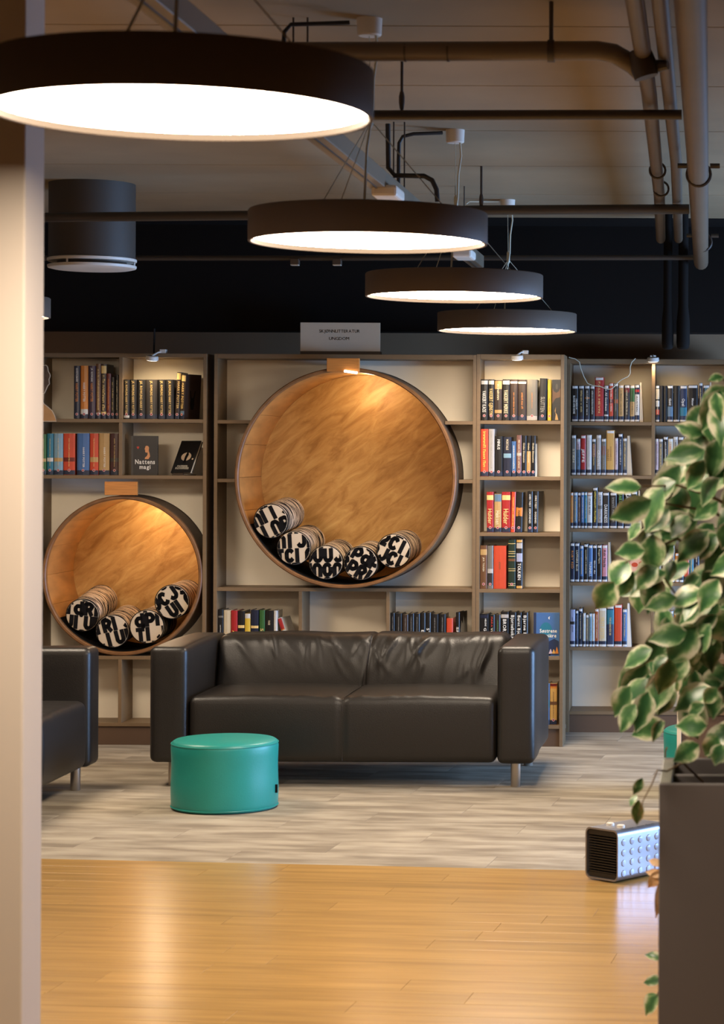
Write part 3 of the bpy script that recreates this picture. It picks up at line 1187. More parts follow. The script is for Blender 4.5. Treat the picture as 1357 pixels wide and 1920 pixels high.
def pendant(label, px, d, py_side=None, canopy=True):
    x = X(px, d)
    root = thing('pendant_lamp', label, 'lamp', (x, d, LIP), group='round black pendant lamps')
    mb = MB()
    hh = 0.088
    R = PR
    inner = MB()
    inner.lathe([(R - 0.0085, 0.018), (R - 0.0085, 0.0008)], (x, d, LIP), 'z', 72, cap0=False, cap1=False)
    inner.build('inner_lip', mat('lamp_inner_lip', (46, 38, 30), 0.7, spec=0.2), root)
    prof = [(R - 0.008, 0.02), (R - 0.008, 0.0015), (R - 0.007, 0.0), (R - 0.001, 0.0), (R, 0.002), (R, hh - 0.003), (R - 0.003, hh), (0.05, hh)]
    mb.lathe(prof, (x, d, LIP), 'z', 72, cap0=False, cap1=True)
    shade = mb.build('shade', m_housing, root, sharp=50)
    mb = MB()
    q = [(x + (R - 0.0095) * math.cos(2 * math.pi * k / 72), d + (R - 0.0095) * math.sin(2 * math.pi * k / 72), LIP + 0.013) for k in range(72)]
    mb.add(q, [tuple(range(72))[::-1]])
    mb.build('diffuser', m_diff, shade)
    hub = Vector((x + 0.004, d, LIP + hh + 0.26))
    mb = MB()
    for a in (20, 140, 260):
        a = math.radians(a)
        b = Vector((x + 0.24 * math.cos(a), d + 0.24 * math.sin(a), LIP + hh))
        m1 = MB()
        m1.tube([hub, b], 0.0016, 6)
        m1.build('wire', m_wire, root)
    m1 = MB()
    m1.lathe([(0.004, -0.02), (0.008, -0.012), (0.008, 0.03), (0.004, 0.04)], hub, 'z', 10)
    m1.build('hub', m_wire, root)
    m1 = MB()
    m1.tube([hub, (x, d, CEIL - 0.05)], 0.0016, 6)
    m1.build('wire', m_wire, root)
    m1 = MB()
    zz = CEIL - 0.05
    m1.tube([(x + 0.02, d - 0.01, zz), (x + 0.024, d - 0.01, zz - 0.05), (x + 0.014, d - 0.01, zz - 0.12), (x + 0.012, d - 0.01, hub.z + 0.03), (x - 0.004, d - 0.012, hub.z - 0.08), (x - 0.012, d - 0.01, LIP + hh)], 0.0038, 8)
    m1.build('power_cable', m_wire, root)
    m1 = MB()
    m1.lathe([(0.030, 0.0), (0.034, 0.004), (0.036, 0.05)], (x, d, CEIL - 0.05), 'z', 24)
    m1.build('canopy', m_white, root)
    return root


pendant('nearest and largest round black pendant lamp at the top left', 338, 4.0)
pendant('second nearest round black pendant lamp, above the sign card', 689, 6.41)
pendant('third round black pendant lamp in the row, right of the frame centre', 850.5, 8.6)
pendant('farthest and smallest round black pendant lamp, just above the narrow bookcase', 949.5, 10.95)
pendant('round black pendant lamp whose lit edge peeps out beside the pale wall end', -55, 9.95)

# ------------------------------------------------------------------ ceiling services


def pipe(name, label, pts, r, m=m_pipe, cat='pipe', seg=14):
    mb = MB()
    mb.tube(pts, r, seg)
    return tag(mb.build(name, m), label, cat)


def pt(px, d, h): return (X(px, d), d, H + h)


pa = pipe('ceiling_pipe', 'thickest of the three long pipes at the right, nearest the frame edge', [(-0.055, 3.0, H + 1.0), (-0.062, 7.4, H + 1.0), (-0.075, 11.55, H + 0.985)], 0.037)
for d in (8.05, 10.6):
    mb = MB()
    mb.tube([(-0.062 - 0.042 * math.cos(a), d, H + 1.0 + 0.042 * math.sin(a)) for a in [math.pi * 2 * k / 20 for k in range(21)]], 0.006, 6)
    mb.tube([(-0.062 + 0.04, d, H + 1.03), (-0.062 + 0.075, d, H + 1.03)], 0.010, 6)
    mb.tube([(-0.062 - 0.04, d, H + 1.03), (-0.062 - 0.075, d, H + 1.03)], 0.010, 6)
    mb.build('clamp', m_pipedark, pa)
pb = pipe('ceiling_pipe', 'thin middle one of the three long pipes running back at the right', [(-0.126, 3.0, H + 1.1), (-0.15, 8.5, H + 1.1), (-0.19, 11.5, H + 1.1)], 0.022)
pc = pipe('ceiling_pipe', 'left one of the three long pipes at the right, with collars', [(-0.187, 3.0, H + 1.1), (-0.205, 6.9, H + 1.1), (-0.24, 9.6, H + 1.1), (-0.28, 11.5, H + 1.1)], 0.024)
for d in (8.7, 9.3):
    mb = MB()
    mb.tube([(-0.225 - 0.03 * math.cos(a), d, H + 1.095 + 0.03 * math.sin(a)) for a in [math.pi * 2 * k / 20 for k in range(21)]], 0.005, 6)
    mb.build('collar', m_pipedark, pc)
d = 6.16
p1 = pipe('cross_pipe', 'thick cross pipe with an elbow near the ceiling, beside the nearest lamp', [U(330, 98, d), U(900, 96, d), U(1120, 95, d), U(1150, 100, d), U(1185, 120, d + 0.03), U(1204, 138, d + 0.05)], 0.0265)
for pxx in (760, 840):
    mb = MB()
    c = U(pxx, 97.5, d)
    mb.tube([(c.x - 0.003, c.y, c.z), (c.x + 0.003, c.y, c.z)], 0.0272, 16)
    mb.build('joint_ring', m_pipedark, p1)
mb = MB()
c = U(1033, 96, d)
mb.tube([(c.x - 0.009, c.y, c.z), (c.x + 0.009, c.y, c.z)], 0.031, 16)
mb.tube([(c.x, c.y, c.z + 0.02), (c.x, c.y, CEIL)], 0.006, 8)
mb.build('hanger', m_pipedark, p1)
mb = MB()
mb.tube([U(1195, 95, d + 0.02), U(1204, 118, d + 0.02), U(1212, 145, d + 0.02)], [0.036, 0.038, 0.034], 14)
mb.tube([U(1190, 128, d + 0.05), U(1252, 122, d + 0.02)], [0.03, 0.012], 10)
mb.build('elbow', m_pipedark, p1)
d = 6.98
p2 = pipe('cross_pipe', 'dark thin cross pipe behind the thick cross pipe, held by a rod', [U(420, 216.5, d), U(700, 216, d), U(1278, 215, d)], 0.0155, m_pipedark)
mb = MB()
c = U(753, 205, d)
mb.tube([(c.x, d, c.z - 0.01), (c.x, d, CEIL)], 0.0045, 8)
mb.lathe([(0.006, -0.02), (0.009, 0.0), (0.009, 0.02), (0.006, 0.034)], (c.x, d, c.z + 0.02), 'z', 10)
mb.build('rod', m_pipedark, p2)
p3 = pipe('cross_pipe', 'brown cross pipe behind the second lamp, passing before the air duct', [U(40, 408, 10.0), U(460, 404, 9.9), U(900, 394, 9.68), U(1292, 392, 9.64)], 0.021, m_pipedark)
mb = MB()
d = 9.68
c = U(902, 388, d)
mb.tube([(c.x, d, c.z - 0.01), (c.x, d, CEIL)], 0.005, 8)
mb.lathe([(0.006, -0.02), (0.009, 0.0), (0.009, 0.02), (0.006, 0.034)], (c.x, d, c.z + 0.02), 'z', 10)
mb.build('rod', m_pipedark, p3)
d = 11.5
p4 = pipe('cross_pipe', 'farthest dim cross pipe in front of the black beam', [U(60, 484, d), U(700, 484, d), U(1300, 483, d)], 0.013, m_pipedark)
for pxx, lab in ((553, 'small black sensor under the farthest cross pipe, left one of two'), (632, 'small black sensor under the farthest cross pipe, right one of two')):
    c = U(pxx, 491, d)
    root = thing('ceiling_sensor', lab, 'sensor', c, group='small sensors under the farthest pipe')
    MB().box(c.x - 0.022, c.x + 0.022, d - 0.02, d + 0.02, c.z - 0.014, c.z + 0.016, 0, 0.003).build('body', m_housing, root)
    MB().box(c.x - 0.020, c.x + 0.020, d - 0.021, d + 0.018, c.z - 0.019, c.z - 0.014, 0, 0.001).build('face', m_white, root)
# black pipe ends dropping in front of the beam
for pxx, lab, r in ((1252, 'left one of two black vertical pipe ends hanging before the beam', 0.030), (1281, 'right one of two black vertical pipe ends hanging before the beam', 0.034)):
    d = 11.56
    c0, c1 = U(pxx, 480, d), U(pxx, 655, d)
    mb = MB()
    mb.tube([(c0.x, d, CEIL), (c0.x, d, bz + 0.10), (c0.x, d, bz + 0.02), (c0.x, d, c1.z + 0.03), (c0.x, d, c1.z + 0.008), (c0.x, d, c1.z)], [r * 0.75, r * 0.75, r, r, r * 0.9, r * 0.6], 16)
    tag(mb.build('drop_pipe', m_black), lab, 'pipe', 'black drop pipes')
# busbar trunk with junction boxes above the lamps
root = thing('cable_tray', 'long pale metal cable tray running back above the row of lamps', 'cable tray', (-1.17, 7.5, H + 0.95))
mb = MB()
mb.box(-1.205, -1.145, 3.6, 11.2, H + 0.925, H + 0.985, 0, 0.004)
mb.build('rail', mat('tray_metal', (120, 106, 88), 0.45, metal=0.2), root)
mb = MB()
mb.box(-1.178, -1.172, 3.6, 11.2, H + 0.921, H + 0.926)
mb.build('groove', m_pipedark, root)
for d in (7.95, 10.35):
    MB().box(-1.195, -1.105, d - 0.10, d + 0.10, H + 0.895, H + 0.935, 0, 0.010).build('junction_box', m_white, root)
for d in (4.4, 6.4, 8.4, 10.4):
    mb = MB()
    for sx in (-0.02, 0.02):
        mb.tube([(-1.175 + sx, d, H + 0.98), (-1.175 + sx, d, CEIL)], 0.003, 6)
    mb.build('bracket', m_pipedark, root)
# conduits
def cable(label, pts, r=0.004, m=m_darkcable, name='cable'):
    mb = MB()
    mb.tube(pts, r, 8)
    return tag(mb.build(name, m), label, 'cable')


d = 6.2
cable('dark conduit on the ceiling left of the second lamp canopy', [U(531, 85, d), U(533, 60, d + 0.05), U(545, 46, d + 0.05), U(655, 42.5, 6.3)], 0.006)
d = 8.5
cable('dark bent conduit left of the third lamp canopy', [U(747, 348, d), U(747, 300, d), U(748, 268, d), U(755, 256, d), U(775, 251, d), U(829, 249, 8.55)], 0.007)
cable('thick dark conduit loop right of the junction box above the second lamp', [U(727, 232, 8.2), U(728, 315, 8.2), U(740, 329, 8.2), U(795, 330, 8.2), U(810, 338, 8.2), U(818, 355, 8.2), U(820, 378, 8.2)], 0.009)
cable('thin pale cable left of the farthest lamp canopy', [U(874, 382, 10.9), U(880, 377.5, 10.9), U(935, 378, 10.93)], 0.004, m_wire)
cable('thin dark cable running up the wall above the left bookcase', [U(288.5, 668, 12.1), U(289, 640, 12.1), U(289.5, 616, 12.1)], 0.005)
# round supply air duct
d = 10.38
c = (X(171, d), d, 0)
root = thing('air_duct', 'round dark ventilation duct with white diffuser rings, hanging at the left', 'duct', (c[0], d, Z(171, 495, d)))
R = 0.193
zb = Z(171, 486, d)
mb = MB(); mb.lathe([(R, zb), (R, CEIL)], c, 'z', 48); mb.build('duct_pipe', m_duct, root)
mb = MB(); mb.lathe([(R + 0.004, zb - 0.012), (R + 0.006, zb - 0.008), (R + 0.006, zb), (R, zb + 0.003)], c, 'z', 48); mb.build('collar_ring', m_white, root)
mb = MB(); mb.lathe([(R * 0.8, zb - 0.035), (R * 0.8, zb - 0.01)], c, 'z', 32); mb.build('inner_core', m_housing, root)
mb = MB(); mb.lathe([(R * 0.3, zb - 0.047), (R * 0.9, zb - 0.047), (R + 0.002, zb - 0.042), (R + 0.005, zb - 0.036), (R + 0.005, zb - 0.030), (R, zb - 0.028)], c, 'z', 48); mb.build('diffuser_disc', m_white, root)
for a in (10, 130, 250):
    a = math.radians(a)
    MB().tube([(c[0] + R * 0.97 * math.cos(a), d + R * 0.97 * math.sin(a), zb - 0.03), (c[0] + R * 0.97 * math.cos(a), d + R * 0.97 * math.sin(a), zb - 0.01)], 0.005, 8).build('spacer', m_white, root)


# ------------------------------------------------------------------ shelf lamps
def shelf_lamp(label, px, py, d, top_z, power, tilt, ax_, ay_, front, spread=150):
    c = U(px, py, d)
    root = thing('shelf_lamp', label, 'lamp', c, group='small clip-on shelf lamps')
    mb = MB()
    q = Matrix.Rotation(tilt, 4, 'Y') @ Matrix.Rotation(math.radians(9), 4, 'X')
    R = 0.033
    prof = [(R * 0.93, -0.011), (R, -0.008), (R * 0.96, 0.008), (R * 0.88, 0.012)]
    m1 = MB(); m1.lathe(prof, (0, 0, 0), 'z', 28); m1.v = [c + (q @ Vector(v)) for v in m1.v]
    m1.build('lamp_head', m_white, root)
    m1 = MB(); m1.lathe([(R * 0.8, -0.0125), (R * 0.8, -0.0105)], (0, 0, 0), 'z', 24); m1.v = [c + (q @ Vector(v)) for v in m1.v]
    m1.build('led_disc', m_led, root)
    e = U(ax_, ay_, front + 0.03)
    e.z = max(e.z, top_z + 0.012)
    m1 = MB(); m1.tube([c + Vector((0, 0, 0.012)), (c + e) / 2 + Vector((0, 0, 0.012)), e], 0.0045, 8); m1.build('arm', m_white, root)
    MB().box(e.x - 0.016, e.x + 0.016, front + 0.004, front + 0.05, top_z + 0.0006, top_z + 0.022, 0, 0.002).build('clamp', m_white, root)
    point('lamp_light', c + Vector((0, 0.01, -0.022)), power, (1.0, 0.76, 0.46), root, 0.02, spot=spread, aim=c + Vector((0, 0.10, -0.3)))


shelf_lamp('clip-on shelf lamp on top of the left bookcase', 285, 671.5, D1 - 0.06, ztop, 4.5, 0.12, 307, 659, D1)
shelf_lamp('clip-on shelf lamp on top of the narrow bookcase', 969, 670.5, D1 - 0.06, ntop, 5.0, 0.0, 985, 659, D1)
shelf_lamp('clip-on shelf lamp at the divider of the right bookcase', 1224, 674, D2 - 0.06, rtop, 3.0, 0.0, 1224, 667, D2)
cable('white cable sagging across the top of the right bookcase', [U(a, b, D2 - 0.012) for a, b in [(1066, 670), (1078, 673), (1086, 679), (1088, 690), (1094, 706), (1101, 719), (1111, 723), (1126, 725), (1136, 729), (1144, 730), (1150, 726), (1158, 717), (1166, 711), (1177, 706), (1181, 700), (1181, 688), (1184, 679), (1191, 672)]], 0.0028, m_wire)

# ------------------------------------------------------------------ sign card
d = 11.94
a, b = U(563, 604.5, d), U(712.5, 659, d)
root = thing('sign_card', 'white card sign with two lines of lettering standing on the middle bookcase', 'sign', ((a.x + b.x) / 2, d, mtop))
MB().box(a.x, b.x, d, d + 0.004, b.z, a.z, 0, 0.001).build('card', m_sign, root)
MB().box(a.x, b.x, d, d + 0.06, mtop, b.z).build('foot', m_housing, root)
mb = MB()
t0, t1 = U(598.5, 620.5, d), U(674.5, 620.5, d)
put_text(mb, 'SKJØNNLITTERATUR', (t0.x, d - 0.0008, t0.z), (1, 0, 0), (0, 0, 1), t1.x - t0.x, 0.0165, 0, 0.002)
mb.build('lettering', m_ink, root)
mb = MB()
t0, t1 = U(617, 634.5, d), U(654.5, 634.5, d)
put_text(mb, 'UNGDOM', (t0.x, d - 0.0008, t0.z), (1, 0, 0), (0, 0, 1), t1.x - t0.x, 0.0165, 0, 0.0)
mb.build('lettering', m_ink, root)

# ------------------------------------------------------------------ books
PAL = {
    'black': (30, 27, 26), 'charcoal': (54, 48, 44), 'dark brown': (62, 46, 38), 'brown': (120, 80, 50), 'navy': (36, 40, 60),
    'dark blue': (46, 58, 88), 'blue': (78, 118, 172), 'light blue': (142, 178, 196), 'teal': (48, 128, 150), 'green': (62, 110, 56),
    'dark green': (34, 52, 38), 'red': (186, 44, 44), 'bright red': (222, 80, 50), 'dark red': (120, 38, 32), 'maroon': (84, 48, 46),
    'orange': (224, 136, 56), 'orange brown': (176, 92, 44), 'yellow': (240, 200, 70), 'amber': (232, 178, 96), 'tan': (206, 164, 104),
    'cream': (226, 208, 176), 'white': (226, 222, 214), 'grey': (126, 120, 110), 'dark grey': (78, 72, 66), 'light grey': (196, 188, 180),
    'lavender': (178, 182, 210), 'pink': (222, 150, 160), 'pale pink': (222, 196, 200), 'mauve': (140, 98, 88), 'grey blue': (104, 134, 158),
    'purple': (66, 48, 66),
}
TXT = {'white': (228, 222, 210), 'gold': (224, 190, 120), 'orange': (214, 130, 60), 'black': (34, 30, 28), 'red': (196, 60, 44),
       'yellow': (240, 206, 90), 'teal': (70, 170, 180), 'grey': (150, 144, 134), 'cream': (226, 206, 168), 'brown': (110, 74, 44), 'green': (96, 160, 76), 'blue': (120, 160, 220)}


def bmat(c):
    return mat('cover_' + c.replace(' ', '_'), tuple(v * 0.88 for v in PAL[c]), 0.34, spec=0.5, var=0.05, vscale=30)


def tmat(c):
    return mat('print_' + c, TXT[c], 0.5)


ORD = ['leftmost', 'second from left', 'third from left', 'fourth from left', 'fifth from left', 'sixth from left', 'seventh from left', 'eighth from left', 'ninth from left', 'tenth from left', 'eleventh from left', 'twelfth from left', 'thirteenth from left', 'fourteenth from left', 'fifteenth from left']
brng = random.Random(17)


def make_book(label, group, xc, y, z, wd, ht, col, dp=0.15, rot=(0, 0, 0), title=None, tcol='white', band='navy', toplab=False, botlab=False, dot=True, blocks=(), tspan=(0.12, 0.8), tsize=0.5, tpos=0.0, second=None):
    wd = max(wd, 0.009)
    hw = wd / 2
    b = min(0.0026, wd * 0.16)
    s = min(0.004, wd * 0.2)
    arc = [(-hw, s), (-hw * 0.7, s * 0.35), (0, 0), (hw * 0.7, s * 0.35), (hw, s)]
    poly = [(-hw, dp)] + arc + [(hw, dp), (hw - b, dp), (hw - b, s + b), (-hw + b, s + b), (-hw + b, dp)]
    mb = MB()
    # plan polygon extruded upwards
    n = len(poly)
    vs = [(p[0], p[1], 0.0) for p in poly] + [(p[0], p[1], ht) for p in poly]
    fs = [tuple(range(n))[::-1], tuple(range(n, 2 * n))]
    fs += [(i, (i + 1) % n, n + (i + 1) % n, n + i) for i in range(n)]
    mb.add(vs, fs)
    o = mb.build('book', bmat(col))
    o.location = (xc, y, z + 0.0012 + abs(math.sin(rot[1])) * wd / 2)
    o.rotation_euler = rot
    tag(o, label, 'book', group)
    MB().box(-hw + b, hw - b, s + b, dp - 0.004, 0.003, ht - 0.004).build('pages', m_paper, o, local=True)

    def strip(x0f, x1f, z0, z1, m, off, name):
        q = []
        for f in (x0f, -0.7, 0.0, 0.7, x1f):
            g = abs(f)
            yy = s * (0.35 * g / 0.7 if g <= 0.7 else 0.35 + 0.65 * (g - 0.7) / 0.3)
            q.append((f * hw, yy - off))
        mbs = MB()
        v = [(p[0], p[1], z0) for p in q] + [(p[0], p[1], z1) for p in q]
        mbs.add(v, [(i, i + 1, 6 + i, 5 + i) for i in range(4)])
        return mbs.build(name, m, o, local=True)
    z_low = 0.004
    if band:
        strip(-1, 1, 0.001 if not botlab else 0.012, 0.024 if not botlab else 0.031, m_navyband if band == 'navy' else bmat(band), 0.0004, 'spine_band')
        z_low = 0.026
    for (a0, a1, c) in blocks:
        strip(-0.97, 0.97, a0 * ht, a1 * ht, bmat(c) if c in PAL else tmat(c), 0.0003, 'spine_art')
    if toplab:
        strip(-0.85, 0.85, ht - 0.016, ht - 0.003, m_label, 0.0007, 'spine_label')
    if botlab:
        strip(-0.97, 0.97, 0.002, 0.0125, m_label, 0.0007, 'spine_label')
    if dot and wd > 0.011:
        mbs = MB()
        rr = min(0.0075, hw * 0.75)
        zc = 0.024 if not botlab else 0.040
        for r_, mi, yo in ((rr, 1, 0.0009), (rr * 0.6, 0, 0.0012)):
            mbs.add([(r_ * math.cos(k * math.pi / 5), -yo, zc + r_ * math.sin(k * math.pi / 5)) for k in range(10)], [tuple(range(10))[::-1]], mi)
        mbs.f = [tuple(reversed(f)) for f in mbs.f]
        mbs.build('sticker', [m_dot, m_dotring], o, local=True)
    if title:
        mbs = MB()
        t0, t1 = tspan
        L = (t1 - t0) * ht
        org = (tpos * hw, -0.0011, ht * (1 - t0))
        if title == '~':
            put_dashes(mbs, brng, org, (0, 0, -1), (1, 0, 0), L, wd * tsize)
        else:
            put_text(mbs, title, org, (0, 0, -1), (1, 0, 0), L, wd * tsize, 0, 0.012)
        if mbs.v:
            mbs.build('spine_title', tmat(tcol), o, local=True)
    if second:
        t2, c2, (s0, s1), size, pos = second
        mbs = MB()
        put_text(mbs, t2, (pos * hw, -0.0011, ht * (1 - s0)), (0, 0, -1), (1, 0, 0), (s1 - s0) * ht, wd * size, 0, 0.012)
        mbs.build('spine_title', tmat(c2), o, local=True)
    return o


def row(org, sc, d, zshelf, where, group, items, style='L', dp=0.15):
    bays = [(lx0 + T, dv), (dv + T, lx1 - T), (mx0 + T, X(560.8, D1)), (X(725, D1) + T, mx1 - T), (nx0 + T, nx1 - T), (rx0 + T, rdv), (rdv + T, rx1 - T)]
    bays = bays[:5] if d < D1 + 0.3 else bays[5:]
    """items: (x0, x1, top) in a zoomed view with corner org and scale sc, then colour, options"""
    for i, it in enumerate(items):
        x0, x1, yt, col = it[:4]
        op = dict(it[4]) if len(it) > 4 else {}
        pa, pb, py = org[0] + x0 / sc, org[0] + x1 / sc, org[1] + yt / sc
        xa, xb = X(pa, d), X(pb, d)
        if d > 11:
            ba = min(bays, key=lambda q: abs((q[0] + q[1]) - (xa + xb)) - (q[1] - q[0]))
            xa, xb = max(xa, ba[0] + 0.0012), min(xb, ba[1] - 0.0012)
        zt = Z((pa + pb) / 2, py, d)
        extra = op.pop('x', '')
        lean = op.pop('lean', 0.0)
        yaw = op.pop('yaw', 0.0)
        kw = dict(toplab=True, botlab=True, dot=False) if style == 'R' else dict()
        if col in ('navy', 'black', 'dark blue') and style == 'R' and brng.random() < 0.5:
            kw['band'] = None
        kw.setdefault('title', '~')
        lightc = sum(PAL[col]) > 470
        kw.setdefault('tcol', 'black' if lightc else brng.choice(['white', 'cream', 'grey', 'gold']))
        kw['tsize'] = 0.42
        if style == 'R':
            kw['tspan'] = (0.14, 0.72 + 0.1 * brng.random())
        kw.update(op)
        pos = ORD[i] if i < len(ORD) else 'rightmost'
        if i == len(items) - 1:
            pos = 'rightmost'
        lab = col + ' book' + (' ' + extra if extra else '') + ', ' + pos + ' ' + where
        wd = (xb - xa) * 0.965
        make_book(lab, group, (xa + xb) / 2, d + brng.uniform(0, 0.004), zshelf, wd, zt - zshelf, col, dp=dp - brng.uniform(0, 0.012), rot=(0, lean, yaw), **kw)


def bookend(label, px0, px1, pytop, d, z, m, depth=0.14):
    """bent sheet bookend: foot under the books and a tapered upright"""
    xa, xb = X(px0, d), X(px1, d)
    zt = Z(px0, pytop, d)
    z += 0.0003
    root = thing('bookend', label, 'bookend', ((xa + xb) / 2, d, z), group='sheet bookends')
    mb = MB()
    mb.prism([(xa, z), (xb, z), (xa + (xb - xa) * 0.45, zt), (xa + 0.001, zt)], (1, 0, 0), (0, 0, 1), (0, -1, 0), (0, d + 0.004, 0), depth)
    mb.build('upright_plate', m, root)
    MB().box(xa - 0.10, xa, d + 0.002, d + depth, z + 0.0001, z + 0.0007).build('foot_plate', m, root)


DB = D1 + 0.018
HP = dict(title='HARRY POTTER')
G1 = 'books on the top shelf of the left bookcase'
row((70, 670), 7.98, DB, zl[0], 'in left bookcase left bay top shelf', G1, [
    (537, 632, 130, 'navy', dict(title='HARRY POTTER', tcol='orange', tspan=(0.33, 0.68), second=('OG DODSTALISMANENE', 'white', (0.04, 0.30), 0.3, 0))),
    (638, 754, 128, 'orange', dict(title='HARRY POTTER', tcol='white', tspan=(0.32, 0.68), tsize=0.3, blocks=[(0.08, 0.18, 'white')])),
    (757, 864, 130, 'purple', dict(title='HARRY POTTER', tcol='orange', tspan=(0.33, 0.68), tsize=0.36, second=('J.K. ROWLING', 'white', (0.04, 0.30), 0.26, 0))),
    (867, 942, 98, 'brown', dict(tcol='gold', tspan=(0.1, 0.85), blocks=[(0.06, 0.11, 'white')])),
    (945, 1026, 105, 'dark brown', dict(x='with gold emblem', tcol='gold', tspan=(0.2, 0.85), tsize=0.7, blocks=[(0.83, 0.97, 'gold'), (0.06, 0.13, 'gold')])),
    (1027, 1092, 245, 'dark red', dict(tcol='orange')),
    (1093, 1152, 300, 'charcoal', dict(tcol='gold')),
    (1156, 1212, 265, 'black', dict(tcol='cream')),
])
G2 = 'gold-lettered black books on the top shelf of the left bookcase'
row((220, 670), 7.54, DB, zl[0], 'in left bookcase right bay top shelf', G2, [
    (80, 168, 318, 'black', dict(title='J.K. ROWLING HARRY POTTER', tcol='gold', tspan=(0.03, 0.86), tsize=0.36, tpos=0.0, band=None, dot=True, blocks=[(0.03, 0.09, 'white')])),
    (172, 268, 318, 'black', dict(title='J.K. ROWLING HARRY POTTER', tcol='gold', tspan=(0.03, 0.86), tsize=0.36, blocks=[(0.03, 0.09, 'white')])),
    (272, 390, 318, 'black', dict(title='J.K. ROWLING HARRY', tcol='gold', tspan=(0.03, 0.78), tsize=0.30, blocks=[(0.03, 0.09, 'white')])),
    (392, 562, 318, 'charcoal', dict(x='the thickest', title='J.K. ROWLING HARRY POTTER', tcol='gold', tspan=(0.03, 0.86), tsize=0.20, blocks=[(0.03, 0.09, 'white')])),
    (568, 674, 318, 'black', dict(title='J.K. ROWLING HARRY POTTER', tcol='gold', tspan=(0.03, 0.86), tsize=0.32, blocks=[(0.03, 0.09, 'white')])),
    (680, 795, 318, 'black', dict(title='J.K. ROWLING HARRY POTTER', tcol='gold', tspan=(0.03, 0.86), tsize=0.30, blocks=[(0.03, 0.09, 'white')])),
    (803, 868, 213, 'dark brown', dict(x='taller and tilted', lean=0.05, title='HARRY POTTER', tcol='gold', tspan=(0.20, 0.78), tsize=0.5, tpos=0.1, blocks=[(0.84, 0.98, 'gold'), (0.05, 0.1, 'white')])),
])
# tilted book whose dark cover shows a stag
xa = X(337, DB); zt = Z(347, 702, DB)
o = make_book('tilted dark brown book, stag cover turned outwards, at right end of left bookcase top shelf', G2, X(340, DB), DB - 0.002, zl[0], 0.026, zt - zl[0], 'dark brown', 0.135, (0, 0.055, -0.42), title='HARRY POTTER', tcol='gold', tspan=(0.2, 0.78), tsize=0.55, blocks=[(0.84, 0.97, 'gold'), (0.03, 0.18, 'grey blue')])
mb = MB()
mb.add([(0.0133, 0.055 + a, 0.05 + b) for a, b in ((0.0, 0.0), (0.024, 0.0), (0.03, 0.03), (0.028, 0.05), (0.036, 0.10), (0.030, 0.10), (0.020, 0.062), (0.004, 0.062), (-0.006, 0.10), (-0.012, 0.10), (-0.004, 0.05), (-0.006, 0.03))], [tuple(range(12))])
mb.build('cover_print', m_ink, o, local=True)
G3 = 'books on the second shelf of the left bookcase'
row((70, 790), 7.98, DB, zl[1], 'in left bookcase left bay second shelf', G3, [
    (42, 130, 195, 'green', dict(tcol='gold', tsize=0.2, blocks=[(0.32, 0.40, 'tan')])),
    (137, 234, 185, 'teal', dict(tcol='gold', tsize=0.2, blocks=[(0.32, 0.41, 'white')])),
    (240, 380, 185, 'light blue', dict(tcol='gold', tsize=0.16, blocks=[(0.32, 0.41, 'tan')])),
    (383, 562, 185, 'bright red', dict(tcol='gold', tsize=0.16, blocks=[(0.32, 0.42, 'dark red')])),
    (588, 778, 182, 'blue', dict(x='with upright lettering', title='HARRY POTTER', tcol='white', tspan=(0.34, 0.82), tsize=0.16, tpos=0.1)),
    (782, 910, 185, 'bright red', dict(tcol='gold', tsize=0.18, blocks=[(0.31, 0.43, 'tan')])),
    (914, 1076, 182, 'tan', dict(title='HARRY POTTER', tcol='white', tspan=(0.34, 0.82), tsize=0.18, tpos=0.1)),
    (1084, 1218, 185, 'maroon', dict(tcol='gold', tsize=0.18, blocks=[(0.32, 0.41, 'dark grey')])),
], dp=0.17)
EL = lambda x, z, a, b, n=18, rot=0: [(x + a * math.cos(k * 2 * math.pi / n) * math.cos(rot) - b * math.sin(k * 2 * math.pi / n) * math.sin(rot), z + a * math.cos(k * 2 * math.pi / n) * math.sin(rot) + b * math.sin(k * 2 * math.pi / n) * math.cos(rot)) for k in range(n)]


def cover_book(label, px0, px1, pyt, d, z, col, th=0.022, rot=(0, 0, 0), loc=None, ht=None, wd=None, group=None):
    """book standing face outwards: front cover, spine on the left, pages"""
    if wd is None:
        xa, xb = X(px0, d), X(px1, d)
        wd, ht = xb - xa, Z(px0, pyt, d) - z
        loc = (xa, d, z)
    o = link('book', None)
    o.location, o.rotation_euler = Vector(loc) + Vector((0, 0, 0.0005)), rot
    o.empty_display_size = 0.05
    tag(o, label, 'book', group)
    MB().box(0, wd, 0, 0.0026, 0, ht, 0, 0.0006).build('front_cover', bmat(col), o, local=True)
    MB().box(0, wd, th - 0.0026, th, 0, ht, 0, 0.0006).build('back_cover', bmat(col), o, local=True)
    MB().box(0, 0.0026, 0.0026, th - 0.0026, 0, ht).build('spine', bmat(col), o, local=True)
    MB().box(0.004, wd - 0.004, 0.0027, th - 0.0027, 0.003, ht - 0.003).build('pages', m_paper, o, local=True)
    return o, wd, ht


def flat(o, polys, m, name, y=-0.0008):
    mb = MB()
    for p in polys:
        mb.add([(a, y, b) for a, b in p], [tuple(range(len(p)))])
    return mb.build(name, m, o, local=True)


def flat_text(o, txt, x, z, L, h, m, off=0.01, y=-0.0012):
    mb = MB()
    put_text(mb, txt, (x, y, z), (1, 0, 0), (0, 0, 1), L, h, 0, off)
    return mb.build('cover_title', m, o, local=True)


